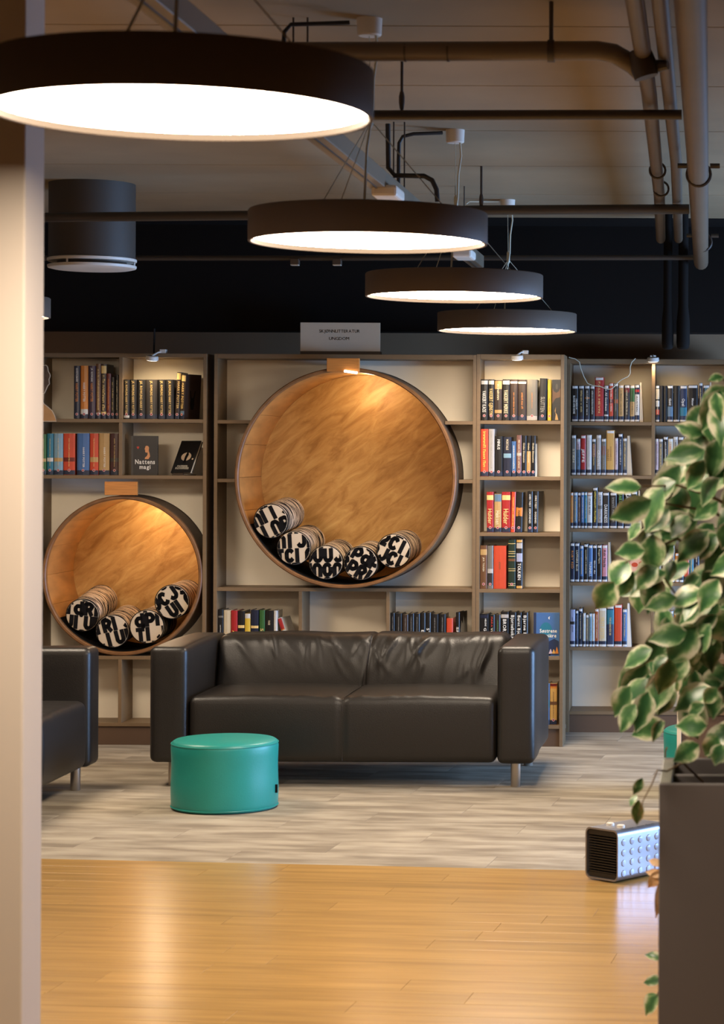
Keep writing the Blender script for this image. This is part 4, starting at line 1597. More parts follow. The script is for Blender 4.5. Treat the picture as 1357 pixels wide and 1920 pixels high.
o, wd, ht = cover_book('black book facing out with white gothic title on left bookcase second shelf', 246, 295, 817.3, DB + 0.02, zl[1], 'charcoal', group=G3)
flat(o, [[(0.0, 0.0), (0.010, 0), (0.010, ht), (0, ht)]], bmat('dark grey'), 'spine_edge', -0.0005)
skin = mat('print_skin', (214, 146, 92), 0.5)
flat(o, [[(wd * a, ht * b) for a, b in ((0.60, 0.75), (0.55, 0.74), (0.53, 0.70), (0.51, 0.66), (0.535, 0.645), (0.53, 0.60), (0.56, 0.575), (0.62, 0.58), (0.63, 0.54), (0.60, 0.49), (0.53, 0.45), (0.52, 0.41), (0.66, 0.41), (0.72, 0.48), (0.70, 0.56), (0.67, 0.62), (0.68, 0.70), (0.65, 0.74))]], skin, 'cover_portrait')
flat(o, [[(wd * a, ht * b) for a, b in ((0.26, 0.66), (0.30, 0.70), (0.30, 0.73), (0.27, 0.73), (0.26, 0.715), (0.25, 0.73), (0.22, 0.73), (0.215, 0.70))]], mat('print_heart', (186, 56, 36), 0.5), 'cover_heart')
flat_text(o, 'Nattens', wd * 0.15, ht * 0.345, wd * 0.76, ht * 0.115, tmat('white'), 0.025)
flat_text(o, 'magi', wd * 0.32, ht * 0.215, wd * 0.42, ht * 0.105, tmat('white'), 0.025)
# leaning book on a small holder
yw, ln = math.radians(-30), math.radians(-26)
p0 = U(317.5, 889.5, DB + 0.01)
R3 = Matrix.Rotation(yw, 4, 'Z') @ Matrix.Rotation(ln, 4, 'X')
o, wd, ht = cover_book('black book leaning back with moonlit figure on its cover, left bookcase second shelf', 0, 0, 0, 0, 0, 'black', 0.016, R3.to_euler(), (p0.x, DB + 0.035, zl[1] + 0.014), 0.188, 0.138, group=G3)
moon = mat('print_moon', (214, 188, 160), 0.5)
flat(o, [EL(wd * 0.52, ht * 0.50, wd * 0.25, ht * 0.13)], moon, 'cover_moon')
flat(o, [[(wd * a, ht * b) for a, b in ((0.47, 0.30), (0.50, 0.30), (0.52, 0.36), (0.55, 0.30), (0.58, 0.30), (0.58, 0.44), (0.62, 0.56), (0.58, 0.62), (0.54, 0.66), (0.50, 0.62), (0.46, 0.50))]], m_ink, 'cover_figure', -0.0012)
flat(o, [EL(wd * 0.88, ht * 0.43, wd * 0.04, ht * 0.025)], moon, 'cover_spot')
flat_text(o, 'PATRICK', wd * 0.24, ht * 0.205, wd * 0.52, ht * 0.055, tmat('white'), 0.015)
flat_text(o, 'ROTHFUSS', wd * 0.18, ht * 0.14, wd * 0.66, ht * 0.06, tmat('white'), 0.015)
hold = thing('book_holder', 'small dark holder under the leaning black book on left bookcase second shelf', 'stand', (p0.x + 0.05, DB + 0.03, zl[1] + 0.0006))
hold.rotation_euler = (0, 0, yw)
MB().box(-0.045, 0.045, -0.012, 0.075, 0.0, 0.004).build('foot', m_housing, hold, local=True)
MB().box(-0.035, 0.035, -0.014, -0.011, 0.0, 0.022).build('lip', m_housing, hold, local=True)

# paper silhouette figure standing at the left end of the top shelf
pts = [(65, 120), (130, 112), (150, 128), (160, 150), (168, 205), (195, 255), (197, 285), (180, 330), (186, 400), (160, 430), (150, 450), (130, 500), (108, 542), (78, 548), (52, 600), (100, 690), (160, 738), (225, 795), (262, 865), (285, 962)]
dC = D1 - 0.006
right = [(70 + a / 7.98, 670 + b / 7.98) for a, b in pts]
left = [(140 - a, b) for a, b in right]
out_ = [U(a, b, dC) for a, b in right] + [U(a, b, dC) for a, b in reversed(left)]
cz0 = min(q.z for q in out_); cxm = sum(q.x for q in out_) / len(out_)
root = thing('paper_figure', 'white-edged cardboard cutout of a person on the left bookcase top shelf end', 'cutout', (cxm, dC, cz0))
MB().prism([(q.x, q.z) for q in reversed(out_)], (1, 0, 0), (0, 0, 1), (0, -1, 0), (0, dC - 0.001, 0), 0.003).build('card', m_sign, root)


def inset(pl, k):
    n = len(pl); r = []
    for i in range(n):
        a, b, c = pl[i - 1], pl[i], pl[(i + 1) % n]
        t = ((c[0] - a[0]), (c[1] - a[1])); l = math.hypot(*t) or 1
        r.append((b[0] - t[1] / l * k, b[1] + t[0] / l * k))
    return r


oo = [(q.x, q.z) for q in reversed(out_)]
hd = [p for p in oo if p[1] > Z(70, 742, dC)]
bd = [p for p in oo if p[1] < Z(70, 738, dC)]
mb = MB(); q = inset(hd, 0.004); mb.add([(a, dC - 0.0022, b) for a, b in q], [tuple(range(len(q)))]); mb.build('printed_head', mat('print_head', (96, 74, 58), 0.7, var=0.4, vscale=16), root)
mb = MB(); q = inset(bd, 0.004); mb.add([(a, dC - 0.0022, b) for a, b in q], [tuple(range(len(q)))]); mb.build('printed_shirt', mat('print_shirt', (190, 140, 88), 0.7, var=0.15, vscale=10), root)

G4 = 'books behind the sofa in the middle bookcase'
row((400, 1120), 8.48, DB, zm[3], 'of the row behind sofa under large barrel', G4, [
    (68, 166, 198, 'black', dict(tcol='white', tspan=(0.42, 0.95), tsize=0.25, blocks=[(0.78, 0.83, 'grey')])),
    (170, 286, 210, 'cream', dict(tcol='gold', tsize=0.3, tspan=(0.6, 0.95))),
    (289, 392, 215, 'red', dict(title='Albin', tcol='yellow', tspan=(0.55, 0.95), tsize=0.5)),
    (395, 505, 222, 'black', dict(x='with gold sun', title='Molo', tcol='cream', tspan=(0.66, 0.98), tsize=0.5, blocks=[(0.52, 0.60, 'gold')])),
    (508, 597, 265, 'yellow', dict(title='SOL', tcol='brown', tspan=(0.56, 0.9), tsize=0.5, blocks=[(0.86, 1.0, 'white')])),
    (601, 727, 205, 'navy', dict(title='Sirius', tcol='cream', tspan=(0.66, 1.0), tsize=0.45, blocks=[(0.50, 0.57, 'gold')])),
    (737, 828, 210, 'green', dict(title='Skog', tcol='gold', tspan=(0.5, 0.9), tsize=0.55)),
    (832, 962, 215, 'black', dict(x='and wide', title='FADE', tcol='cream', tspan=(0.28, 0.40), tsize=0.25, second=('Rune', 'white', (0.72, 0.95), 0.4, -0.3))),
    (968, 1026, 215, 'white', dict(dot=False, band=None, title=None)),
])
o = make_book('red and white book leaning over at the end of the row behind the sofa', G4, X(541.5, DB), DB, zm[3], 0.022, 0.155, 'white', 0.14, (0, -0.33, -0.16), title=None, dot=False, band=None, blocks=[(0.60, 0.98, 'red'), (0.57, 0.62, 'orange')])

G5 = 'black books behind the sofa at the right of the middle bookcase'
row((720, 1130), 7.98, DB, zm[3], 'of black row behind sofa, right of large barrel', G5, [
    (84, 166, 160, 'black', dict(tcol='grey', tsize=0.22, tspan=(0.1, 0.8))),
    (175, 276, 165, 'black', dict(tcol='grey', tsize=0.18, tspan=(0.1, 0.8))),
    (284, 370, 182, 'dark brown', dict(tcol='grey', tsize=0.2, tspan=(0.1, 0.6))),
    (373, 456, 165, 'black', dict(tcol='grey', tsize=0.22, tspan=(0.1, 0.8))),
    (460, 544, 168, 'black', dict(tcol='grey', tsize=0.22, tspan=(0.1, 0.8))),
    (548, 626, 155, 'black', dict(title='EIDE', tcol='white', tspan=(0.50, 0.85), tsize=0.55)),
    (629, 706, 152, 'black', dict(title='STELE', tcol='white', tspan=(0.45, 0.85), tsize=0.55)),
    (710, 822, 175, 'black', dict(tcol='grey', tsize=0.18, tspan=(0.1, 0.8))),
    (830, 930, 175, 'black', dict(tcol='grey', tsize=0.2, tspan=(0.1, 0.8))),
    (942, 1040, 240, 'bright red', dict(x='and short', title='FEIGE', tcol='gold', tspan=(0.5, 0.95), tsize=0.4)),
])
o = make_book('black book with grey smoke on its cover, last of the black row behind sofa', G5, X(859, DB), DB, zm[3], 0.020, Z(860, 1148.5, DB) - zm[3], 'black', 0.15, (0, 0.0, -0.16), title='SPEIL', tcol='white', tspan=(0.42, 0.85), tsize=0.6)
mb = MB(); mb.add([(0.0105, 0.02 + a, b) for a, b in ((0, 0), (0.12, 0), (0.122, 0.12), (0.10, 0.15), (0.085, 0.125), (0.06, 0.16), (0.045, 0.12), (0.02, 0.14), (0.0, 0.09))], [tuple(range(9))]); mb.build('cover_print', tmat('grey'), o, local=True)

G6 = 'books on the top shelf of the narrow bookcase'
row((880, 640), 6.785, DB, zn[0], 'on narrow bookcase top shelf', G6, [
    (137, 230, 487, 'black', dict(x='lettered VAKKERT KAOS', title='VAKKERT KAOS', tspan=(0.28, 0.80), tsize=0.55, band=None, blocks=[(0.88, 0.97, 'white')])),
    (235, 309, 487, 'black', dict(x='lettered VAKKERT GJENSYN', title='VAKKERT GJENSYN', tspan=(0.22, 0.86), tsize=0.65, band=None, blocks=[(0.88, 0.97, 'white')])),
    (312, 410, 497, 'dark brown', dict(title='~', tcol='cream', tspan=(0.1, 0.5), tsize=0.4, band=None, blocks=[(0.78, 0.98, 'tan'), (0.18, 0.26, 'tan')])),
    (413, 508, 487, 'black', dict(x='lettered VAKKERT MØRKE', title='VAKKERT MØRKE', tspan=(0.26, 0.83), tsize=0.55, band=None, blocks=[(0.88, 0.97, 'white')])),
    (511, 610, 487, 'dark brown', dict(tcol='orange', tspan=(0.32, 0.85), tsize=0.25, blocks=[(0.90, 0.95, 'white')])),
    (613, 720, 490, 'dark brown', dict(tcol='orange', tspan=(0.32, 0.72), tsize=0.3, blocks=[(0.90, 0.95, 'white')])),
    (723, 860, 490, 'grey', dict(x='and thick', tcol='orange', tspan=(0.32, 0.7), tsize=0.14, band='light grey')),
    (872, 970, 475, 'black', dict(x='lettered SLUTTEN', lean=0.03, title='SLUTTEN', tspan=(0.44, 0.80), tsize=0.55)),
    (990, 1036, 490, 'yellow', dict(x='and thin', title='~', tcol='red', tspan=(0.46, 0.78), tsize=0.4, band=None)),
])
o, wd, ht = cover_book('black book facing out with curved brown pattern, rightmost on narrow bookcase top shelf', 1034.5, 1050, 712, DB + 0.015, zn[0], 'black', 0.015, group=G6)
flat(o, [EL(wd * 0.55, ht * 0.83, wd * 0.14, ht * 0.07)], bmat('dark grey'), 'cover_print', -0.0009)
flat(o, [[(wd * a, ht * b) for a, b in ((0.0, 0.82), (0.2, 0.72), (0.5, 0.68), (0.8, 0.72), (0.98, 0.80), (0.98, 0.58), (0.75, 0.56), (0.45, 0.55), (0.2, 0.48), (0.0, 0.40))]], bmat('brown'), 'cover_print', -0.0009)
flat(o, [[(wd * a, ht * b) for a, b in ((0.35, 0.02), (0.45, 0.15), (0.32, 0.24), (0.45, 0.34), (0.40, 0.20), (0.6, 0.15), (0.75, 0.02))]], bmat('tan'), 'cover_print', -0.0009)
G7 = 'books on the second shelf of the narrow bookcase'
row((880, 640), 6.785, DB, zn[1], 'on narrow bookcase second shelf', G7, [
    (137, 238, 1118, 'bright red', dict(tcol='yellow', tspan=(0.05, 0.85), tsize=0.5)),
    (241, 316, 1118, 'light grey', dict(tcol='grey', tspan=(0.05, 0.85), tsize=0.4)),
    (319, 422, 1210, 'black', dict(title='MINUS', tcol='white', tspan=(0.08, 0.33), tsize=0.35)),
    (428, 532, 1220, 'navy', dict(title='MORTALIS', tcol='cream', tspan=(0.06, 0.33), tsize=0.3, blocks=[(0.47, 0.58, 'light blue')])),
    (534, 592, 1275, 'blue', dict(x='and low', tcol='white')),
    (597, 661, 1195, 'mauve', dict(tcol='cream', blocks=[(0.50, 0.57, 'light grey')])),
    (664, 722, 1203, 'black', dict(title='Ondes Dimension', tcol='cream', tspan=(0.18, 0.66), tsize=0.4)),
    (725, 780, 1203, 'black', dict(title='Ondes Dimension', tcol='cream', tspan=(0.18, 0.66), tsize=0.4, blocks=[(0.10, 0.62, 'tan')])),
    (783, 838, 1203, 'black', dict(title='Ondes Dimension', tcol='cream', tspan=(0.18, 0.66), tsize=0.4)),
])
bookend('white bookend on the narrow bookcase second shelf', 1003.5, 1006, 832, DB, zn[1], m_white)
G8 = 'books on the third shelf of the narrow bookcase'
row((880, 900), 6.785, DB, zn[2], 'on narrow bookcase third shelf', G8, [
    (222, 312, 155, 'red', dict(x='with gold script', title='Hulder', tcol='gold', tspan=(0.42, 0.80), tsize=0.6, lean=-0.01, blocks=[(0.80, 0.92, 'gold')])),
    (316, 408, 180, 'tan', dict(title='Heksen', tcol='cream', tspan=(0.44, 0.8), tsize=0.6, blocks=[(0.80, 0.99, 'grey blue')])),
    (412, 524, 155, 'red', dict(x='with gold script', title='Hulder', tcol='gold', tspan=(0.42, 0.80), tsize=0.6, blocks=[(0.80, 0.92, 'gold')])),
    (526, 580, 155, 'bright red', dict(x='and slim', tcol='yellow', lean=0.02, tspan=(0.1, 0.85), band=None)),
    (584, 672, 160, 'black', dict(x='with orange title box', tcol='black', tspan=(0.38, 0.6), lean=0.025, tsize=0.5, blocks=[(0.40, 0.62, 'orange')])),
    (738, 806, 148, 'black', dict(title='CHRIS TVEDT', tcol='white', tspan=(0.07, 0.38), tsize=0.35, second=('DEMONENES', 'white', (0.42, 0.78), 0.36, 0))),
    (812, 872, 148, 'black', dict(title='CHRIS TVEDT', tcol='white', tspan=(0.1, 0.42), tsize=0.38, second=('DODENES', 'white', (0.50, 0.78), 0.38, 0), lean=0.012, yaw=-0.12)),
])
G9 = 'books on the fourth shelf of the narrow bookcase'
row((880, 900), 6.785, DB, zn[3], 'on narrow bookcase fourth shelf', G9, [
    (140, 230, 835, 'brown', dict(title='J.R.R. TOLKIEN', tcol='cream', tspan=(0.27, 0.6), tsize=0.25, band=None, blocks=[(0.78, 0.91, 'tan')])),
    (232, 307, 838, 'grey', dict(title=None, band=None, blocks=[(0.08, 0.36, 'charcoal'), (0.36, 0.46, 'light grey')])),
    (310, 474, 840, 'bright red', dict(x='and very thick', title='~', tcol='brown', tspan=(0.38, 0.55), tsize=0.25, band=None, dot=False)),
    (495, 593, 760, 'dark green', dict(x='with gold rules', title=None, band=None, blocks=[(0.91, 0.92, 'gold'), (0.75, 0.76, 'gold'), (0.71, 0.72, 'gold'), (0.655, 0.665, 'gold'), (0.56, 0.61, 'brown'), (0.40, 0.41, 'gold'), (0.36, 0.37, 'gold'), (0.10, 0.11, 'gold'), (0.06, 0.07, 'gold')])),
    (600, 680, 760, 'black', dict(x='with white capitals', title='TOLKIEN', tcol='white', tspan=(0.48, 0.82), tsize=0.5, band=None, dot=False, blocks=[(0.945, 0.995, 'amber'), (0.82, 0.93, 'light grey'), (0.55, 0.72, 'lavender'), (0.01, 0.06, 'amber')])),
])
G10 = 'books on the fifth shelf of the narrow bookcase'
row((895, 1130), 8.22, DB, zn[4], 'on narrow bookcase fifth shelf, above sofa arm', G10, [
    (35, 184, 175, 'black', dict(x='and thick', title='GOLIAT', tcol='white', tspan=(0.34, 0.75), tsize=0.3, tpos=0.2, second=('HELENE', 'white', (0.12, 0.30), 0.18, 0.3), blocks=[(0.90, 0.97, 'navy')])),
    (188, 276, 190, 'black', dict(title='MARA', tcol='red', tspan=(0.05, 0.3), tsize=0.3, second=('Vinter', 'cream', (0.32, 0.6), 0.4, 0))),
    (280, 362, 190, 'charcoal', dict(tcol='green', tsize=0.2)),
    (365, 492, 145, 'black', dict(x='lettered BRORSKAP', title='BRORSKAP', tcol='white', tspan=(0.17, 0.72), tsize=0.42, blocks=[(0.86, 0.94, 'light grey')])),
    (500, 608, 150, 'black', dict(title='Bjorneboka', tcol='white', tspan=(0.07, 0.6), tsize=0.5)),
    (612, 690, 155, 'black', dict(title='Bernt Bjella', tcol='white', tspan=(0.07, 0.6), tsize=0.6)),
    (700, 788, 155, 'black', dict(title='Bjarne Bo', tcol='white', tspan=(0.07, 0.6), tsize=0.55)),
], dp=0.14)
o, wd, ht = cover_book('blue book facing out with white title and orange trees on narrow bookcase', 1001.5, 1050, 1149, DB + 0.004, zn[4], 'blue', 0.022, group=G10)
flat(o, [[(wd * a, ht * b) for a, b in ((0.0, 0.0), (0.10, 0.0), (0.10, 1.0), (0.0, 1.0))]], bmat('dark blue'), 'spine_edge', -0.0004)
flat(o, [[(wd * a, ht * b) for a, b in ((0.12, 0.02), (0.98, 0.02), (0.98, 0.34), (0.80, 0.40), (0.6, 0.34), (0.4, 0.28), (0.12, 0.34))]], bmat('dark blue'), 'cover_print', -0.0004)
flat(o, [EL(wd * 0.48, ht * 0.58, wd * 0.24, ht * 0.20)], bmat('teal'), 'cover_print', -0.0005)
flat_text(o, 'Søstrene', wd * 0.24, ht * 0.585, wd * 0.66, ht * 0.085, tmat('white'), 0.02)
flat_text(o, 'Lumière', wd * 0.28, ht * 0.475, wd * 0.60, ht * 0.085, tmat('white'), 0.02)
flat(o, [[(wd * (0.62 + 0.05 * math.cos(t)), ht * (0.88 + 0.032 * math.sin(t))) for t in [math.radians(70 + k * 22) for k in range(10)]] + [(wd * (0.635 + 0.028 * math.cos(t)), ht * (0.88 + 0.022 * math.sin(t))) for t in [math.radians(250 - k * 20) for k in range(8)]]], tmat('white'), 'cover_moon')
for a, hh, c in ((0.50, 0.08, 'pale pink'), (0.66, 0.12, 'pale pink'), (0.78, 0.11, 'amber'), (0.90, 0.17, 'orange')):
    flat(o, [[(wd * (a - 0.07), ht * 0.055), (wd * (a + 0.07), ht * 0.055), (wd * (a + 0.04), ht * (0.05 + hh * 0.6)), (wd * a, ht * (0.05 + hh))]], bmat(c), 'cover_tree', -0.0007)
flat(o, [[(wd * 0.48, ht * 0.015), (wd * 0.66, ht * 0.015), (wd * 0.66, ht * 0.045), (wd * 0.48, ht * 0.045)]], m_ink, 'cover_label', -0.0009)
G11 = 'books on the bottom shelf of the narrow bookcase'
row((1010, 1220), 10.66, DB, zn[5], 'on narrow bookcase bottom shelf beside sofa arm', G11, [
    (96, 238, 662, 'blue', dict(title='LETTARNAS', tcol='light' if False else 'white', tspan=(0.53, 0.86), tsize=0.28, tpos=-0.1, blocks=[(0.42, 0.60, 'teal')])),
    (241, 384, 662, 'amber', dict(title='~', tcol='brown', tspan=(0.2, 0.85), tsize=0.2, blocks=[(0.93, 0.995, 'dark red'), (0.88, 0.93, 'orange'), (0.48, 0.56, 'brown')])),
])

DR = D2 + 0.018
WL = 'in right bookcase left bay '
WR = 'in right bookcase right bay '
row((1060, 660), 7.98, DR, zr[0], WL + 'top shelf', 'books on the top shelf of the right bookcase', [
    (90, 184, 505, 'black', dict(x='with white title', title='BLOOD AND BONE', tcol='white', tspan=(0.28, 0.78), tsize=0.32, tpos=-0.25, second=('CHILDREN OF', 'white', (0.36, 0.66), 0.26, 0.55))),
    (190, 273, 505, 'charcoal'), (280, 357, 505, 'charcoal', dict(blocks=[(0.64, 0.67, 'orange')])), (363, 431, 508, 'charcoal'),
    (432, 570, 380, 'red', dict(x='much the tallest', title='FALLS HEVN', tcol='gold', tspan=(0.10, 0.80), tsize=0.2)),
    (572, 638, 502, 'navy', dict(title='In All Goodness', tcol='white', tspan=(0.1, 0.7), tsize=0.5, blocks=[(0.04, 0.2, 'white')])),
    (644, 711, 467, 'bright red', dict(blocks=[(0.48, 0.58, 'dark red')])), (714, 782, 470, 'dark grey', dict(blocks=[(0.48, 0.58, 'orange brown')])),
    (788, 866, 496, 'tan'), (874, 956, 496, 'charcoal', dict(blocks=[(0.80, 0.92, 'dark red')])),
    (958, 1029, 500, 'tan', dict(blocks=[(0.55, 0.93, 'green')])), (1030, 1101, 492, 'navy', dict(x='with ribbon', title='AUSTEN', tcol='black', tspan=(0.30, 0.72), tsize=0.3, blocks=[(0.18, 0.74, 'white'), (0.80, 0.87, 'red')])),
], 'R')
bookend('cream bookend in left bay of right bookcase top shelf', 1198.5, 1205, 717, DR, zr[0], m_sign)
row((1215, 660), 9.556, DR, zr[0], WR + 'top shelf', 'books on the top shelf of the right bookcase', [
    (128, 197, 600, 'black', dict(blocks=[(0.42, 0.58, 'white'), (0.62, 0.9, 'cream'), (0.2, 0.34, 'bright red')])), (203, 268, 608, 'black', dict(toplab=False, botlab=False, title=None)), (274, 332, 608, 'black', dict(toplab=False, botlab=False, title=None)),
    (337, 440, 600, 'charcoal', dict(title='Guld', tcol='white', tspan=(0.36, 0.54), tsize=0.4, blocks=[(0.15, 0.42, 'grey blue')])), (446, 556, 606, 'black', dict(toplab=False, title=None)),
    (562, 692, 604, 'dark blue', dict(x='teal below', title='Opal', tcol='white', tspan=(0.36, 0.56), tsize=0.4, blocks=[(0.17, 0.40, 'teal')])),
    (700, 886, 595, 'black', dict(x='and thick', title='Mister', tcol='white', tspan=(0.36, 0.56), tsize=0.22)),
    (900, 968, 555, 'navy'), (975, 1096, 595, 'navy', dict(x='lettered CURSED', title='CURSED', tcol='teal', tspan=(0.08, 0.46), tsize=0.4)),
], 'R')
bookend('cream bookend in right bay of right bookcase top shelf', 1329.5, 1336, 717, DR, zr[0], m_sign)
row((1060, 795), 7.98, DR, zr[1], WL + 'second shelf', 'books on the second shelf of the right bookcase', [
    (86, 155, 170, 'grey', dict(title='STIEN', tcol='cream', tspan=(0.34, 0.68), tsize=0.4)), (161, 222, 225, 'pale pink', dict(blocks=[(0.1, 0.70, 'grey blue')])), (227, 303, 172, 'red', dict(title='JEFFE', tcol='white', tspan=(0.34, 0.68), tsize=0.5)),
    (312, 389, 168, 'white', dict(title='~', tcol='grey', tsize=0.25)), (393, 452, 225, 'dark grey', dict(blocks=[(0.5, 0.85, 'mauve')])), (459, 529, 168, 'light grey', dict(title='CROWN', tcol='white', tspan=(0.38, 0.76), tsize=0.5)),
    (534, 604, 222, 'grey', dict(blocks=[(0.55, 0.8, 'mauve')])), (608, 733, 98, 'amber', dict(x='tallest of its row', title='SNAKES', tcol='brown', tspan=(0.42, 0.68), tsize=0.24, tpos=-0.55, second=('SONGBIRDS', 'brown', (0.36, 0.68), 0.18, 0.1))),
    (735, 784, 215, 'pale pink'), (789, 853, 148, 'navy', dict(tcol='white')), (857, 918, 215, 'grey'),
], 'R')
bookend('cream bookend in left bay of right bookcase second shelf', 1175.3, 1185, 817, DR, zr[1], m_sign)
row((1215, 795), 9.556, DR, zr[1], WR + 'second shelf', 'books on the second shelf of the right bookcase', [
    (124, 184, 268, 'pale pink'), (188, 263, 268, 'grey'), (268, 352, 230, 'black', dict(tcol='white')), (353, 441, 268, 'cream', dict(tcol='red')), (446, 532, 232, 'light grey'), (536, 634, 234, 'dark grey'), (640, 728, 234, 'charcoal'), (734, 806, 270, 'brown'), (810, 870, 275, 'orange'), (874, 936, 278, 'grey'),
], 'R')
row((1060, 905), 7.98, DR, zr[2], WL + 'third shelf', 'books on the third shelf of the right bookcase', [
    (77, 119, 150, 'orange'), (122, 180, 148, 'grey blue'), (182, 231, 148, 'maroon'), (233, 282, 145, 'blue'), (284, 323, 145, 'teal'),
    (326, 402, 146, 'white', dict(x='with red stripe', title='STAR WARS', tcol='black', tspan=(0.18, 0.62), tsize=0.35, blocks=[(0.90, 1.0, 'orange brown')])),
    (408, 482, 75, 'black', dict(x='tallest of its row', tcol='yellow', tsize=0.5, tspan=(0.1, 0.85))), (484, 554, 142, 'light grey', dict(blocks=[(0.53, 0.63, 'grey')])),
    (557, 656, 150, 'charcoal', dict(title='DARKNESS', tcol='white', tspan=(0.34, 0.84), tsize=0.5)), (665, 771, 150, 'charcoal', dict(tcol='grey', tsize=0.5)), (780, 872, 112, 'black', dict(x='with green title', title='EARTH', tcol='green', tspan=(0.10, 0.4), tsize=0.55)), (884, 986, 145, 'black', dict(title='CAUT', tcol='white', tspan=(0.04, 0.3), tsize=0.6)), (990, 1076, 132, 'dark green'),
], 'R')
bookend('cream bookend in left bay of right bookcase third shelf', 1196.6, 1203, 920, DR, zr[2], m_sign)
row((1215, 905), 9.556, DR, zr[2], WR + 'third shelf', 'books on the third shelf of the right bookcase', [
    (130, 200, 130, 'dark grey'), (205, 290, 125, 'grey blue'), (296, 390, 130, 'charcoal'), (396, 470, 135, 'black', dict(tcol='white')), (476, 570, 128, 'light blue'), (576, 650, 140, 'cream'), (655, 760, 128, 'teal'),
], 'R')
row((1060, 1005), 7.98, DR, zr[3], WL + 'fourth shelf', 'books on the fourth shelf of the right bookcase', [
    (76, 142, 108, 'navy', dict(x='lettered RUBY RED', title='RUBY RED', tcol='orange', tspan=(0.2, 0.66), tsize=0.5)), (145, 213, 110, 'navy', dict(x='lettered SAPPHIRE BLUE', title='SAPPHIRE BLUE', tcol='cream', tspan=(0.18, 0.72), tsize=0.45)),
    (221, 273, 148, 'blue'), (279, 345, 122, 'black'), (346, 411, 140, 'blue', dict(x='with wide title', title='TUNNELL', tcol='white', tspan=(0.45, 0.86), tsize=0.5)), (413, 475, 140, 'navy', dict(title='Silver An', tcol='white', tspan=(0.42, 0.78), tsize=0.4)), (478, 547, 138, 'black', dict(title='Roger Nytt', tcol='cream', tspan=(0.12, 0.5), tsize=0.35)), (553, 632, 140, 'pink', dict(title='Ask Nada', tcol='black', tspan=(0.12, 0.6), tsize=0.5)),
], 'R')
bookend('cream bookend in left bay of right bookcase fourth shelf', 1140.3, 1147, 1017, DR, zr[3], m_sign)
o, wd, ht = cover_book('peach-coloured book facing out beside the pink book, right bookcase fourth shelf', 1180, 1210, 1021, DR + 0.02, zr[3], 'orange', 0.018, group='books on the fourth shelf of the right bookcase')
flat(o, [[(0.002, 0.01), (wd - 0.002, 0.01), (wd - 0.002, ht - 0.003), (0.002, ht - 0.003)]], mat('print_peach', (222, 164, 140), 0.5, var=0.15, vscale=18), 'cover_print', -0.0006)
flat(o, [EL(wd * 0.35, ht * 0.46, wd * 0.2, ht * 0.06), EL(wd * 0.75, ht * 0.5, wd * 0.15, ht * 0.05)], bmat('bright red'), 'cover_flowers', -0.001)
row((1215, 1005), 9.556, DR, zr[3], WR + 'fourth shelf', 'books on the fourth shelf of the right bookcase', [
    (120, 165, 170, 'dark red'), (170, 240, 168, 'white'), (246, 330, 165, 'charcoal'), (336, 400, 160, 'navy'), (406, 480, 170, 'grey'), (490, 560, 310, 'orange', dict(x='and low')), (566, 640, 280, 'light blue', dict(x='and low')), (650, 740, 160, 'bright red'), (746, 820, 165, 'teal'), (830, 920, 160, 'navy'),
], 'R')
row((1060, 1120), 7.98, DR, zr[4], WL + 'fifth shelf', 'books on the fifth shelf of the right bookcase', [
    (67, 154, 188, 'lavender', dict(toplab=False, tcol='black', tspan=(0.2, 0.6), tsize=0.35, blocks=[(0.60, 0.68, 'charcoal')])), (159, 201, 200, 'dark blue'), (206, 263, 170, 'navy'), (269, 309, 240, 'white', dict(tcol='teal')), (312, 358, 262, 'grey'), (362, 404, 246, 'light blue'), (406, 446, 248, 'white', dict(tcol='teal')), (448, 506, 172, 'orange brown', dict(tcol='cream')),
    (508, 620, 160, 'cream', dict(x='and thick', title='FIRST SISTER', tcol='gold', tspan=(0.25, 0.8), tsize=0.45)), (625, 736, 130, 'dark blue', dict(title='THE DARKNESS BE', tcol='gold', tspan=(0.28, 0.72), tsize=0.25, blocks=[(0.55, 0.9, 'teal')])), (740, 856, 115, 'bright red', dict(title=None)), (862, 930, 182, 'blue'),
], 'R')
bookend('white bookend in left bay of right bookcase fifth shelf', 1176.8, 1185, 1131.5, DR, zr[4], m_white)
row((1215, 1100), 5.648, DR, zr[4], WR + 'fifth shelf', 'books on the fifth shelf of the right bookcase', [
    (78, 130, 262, 'yellow', dict(title='OSLO', tcol='green', tspan=(0.12, 0.5), tsize=0.5)), (135, 182, 268, 'pink', dict(tcol='red')), (185, 230, 294, 'charcoal'), (234, 276, 260, 'grey blue'), (280, 330, 270, 'orange'), (335, 390, 262, 'navy'), (396, 450, 280, 'white'),
], 'R')

# ------------------------------------------------------------------ low bookcase at the right edge
d = 9.5
qx0 = X(1271, d)
ql = Z(1271, 1332, d)
qt = Z(1271, 1236, d)
root = thing('low_bookcase', 'low bookcase with pale side panel behind the plant at the right edge', 'bookcase', (qx0 + 0.4, d, 0))
MB().box(qx0, qx0 + 0.018, d, d + 0.30, 0, qt, 0, 0.001).build('upright', mat('pale_side_panel', (232, 212, 184), 0.5), root)
MB().box(qx0 + 0.80, qx0 + 0.818, d, d + 0.30, 0, qt, 0, 0.001).build('upright', m_shelf, root)
MB().box(qx0 + 0.018, qx0 + 0.80, d + 0.002, d + 0.298, qt - 0.02, qt, 0, 0.001).build('top_board', m_shelf, root)
MB().box(qx0 + 0.018, qx0 + 0.80, d + 0.002, d + 0.298, ql - 0.02, ql, 0, 0.001).build('shelf_board', m_shelf, root)
MB().box(qx0 + 0.018, qx0 + 0.80, d + 0.29, d + 0.298, 0, qt - 0.02).build('back_panel', m_shelf, root)
MB().box(qx0 + 0.018, qx0 + 0.80, d + 0.02, d + 0.035, 0.0, ql - 0.02).build('front_panel', m_plinth, root)
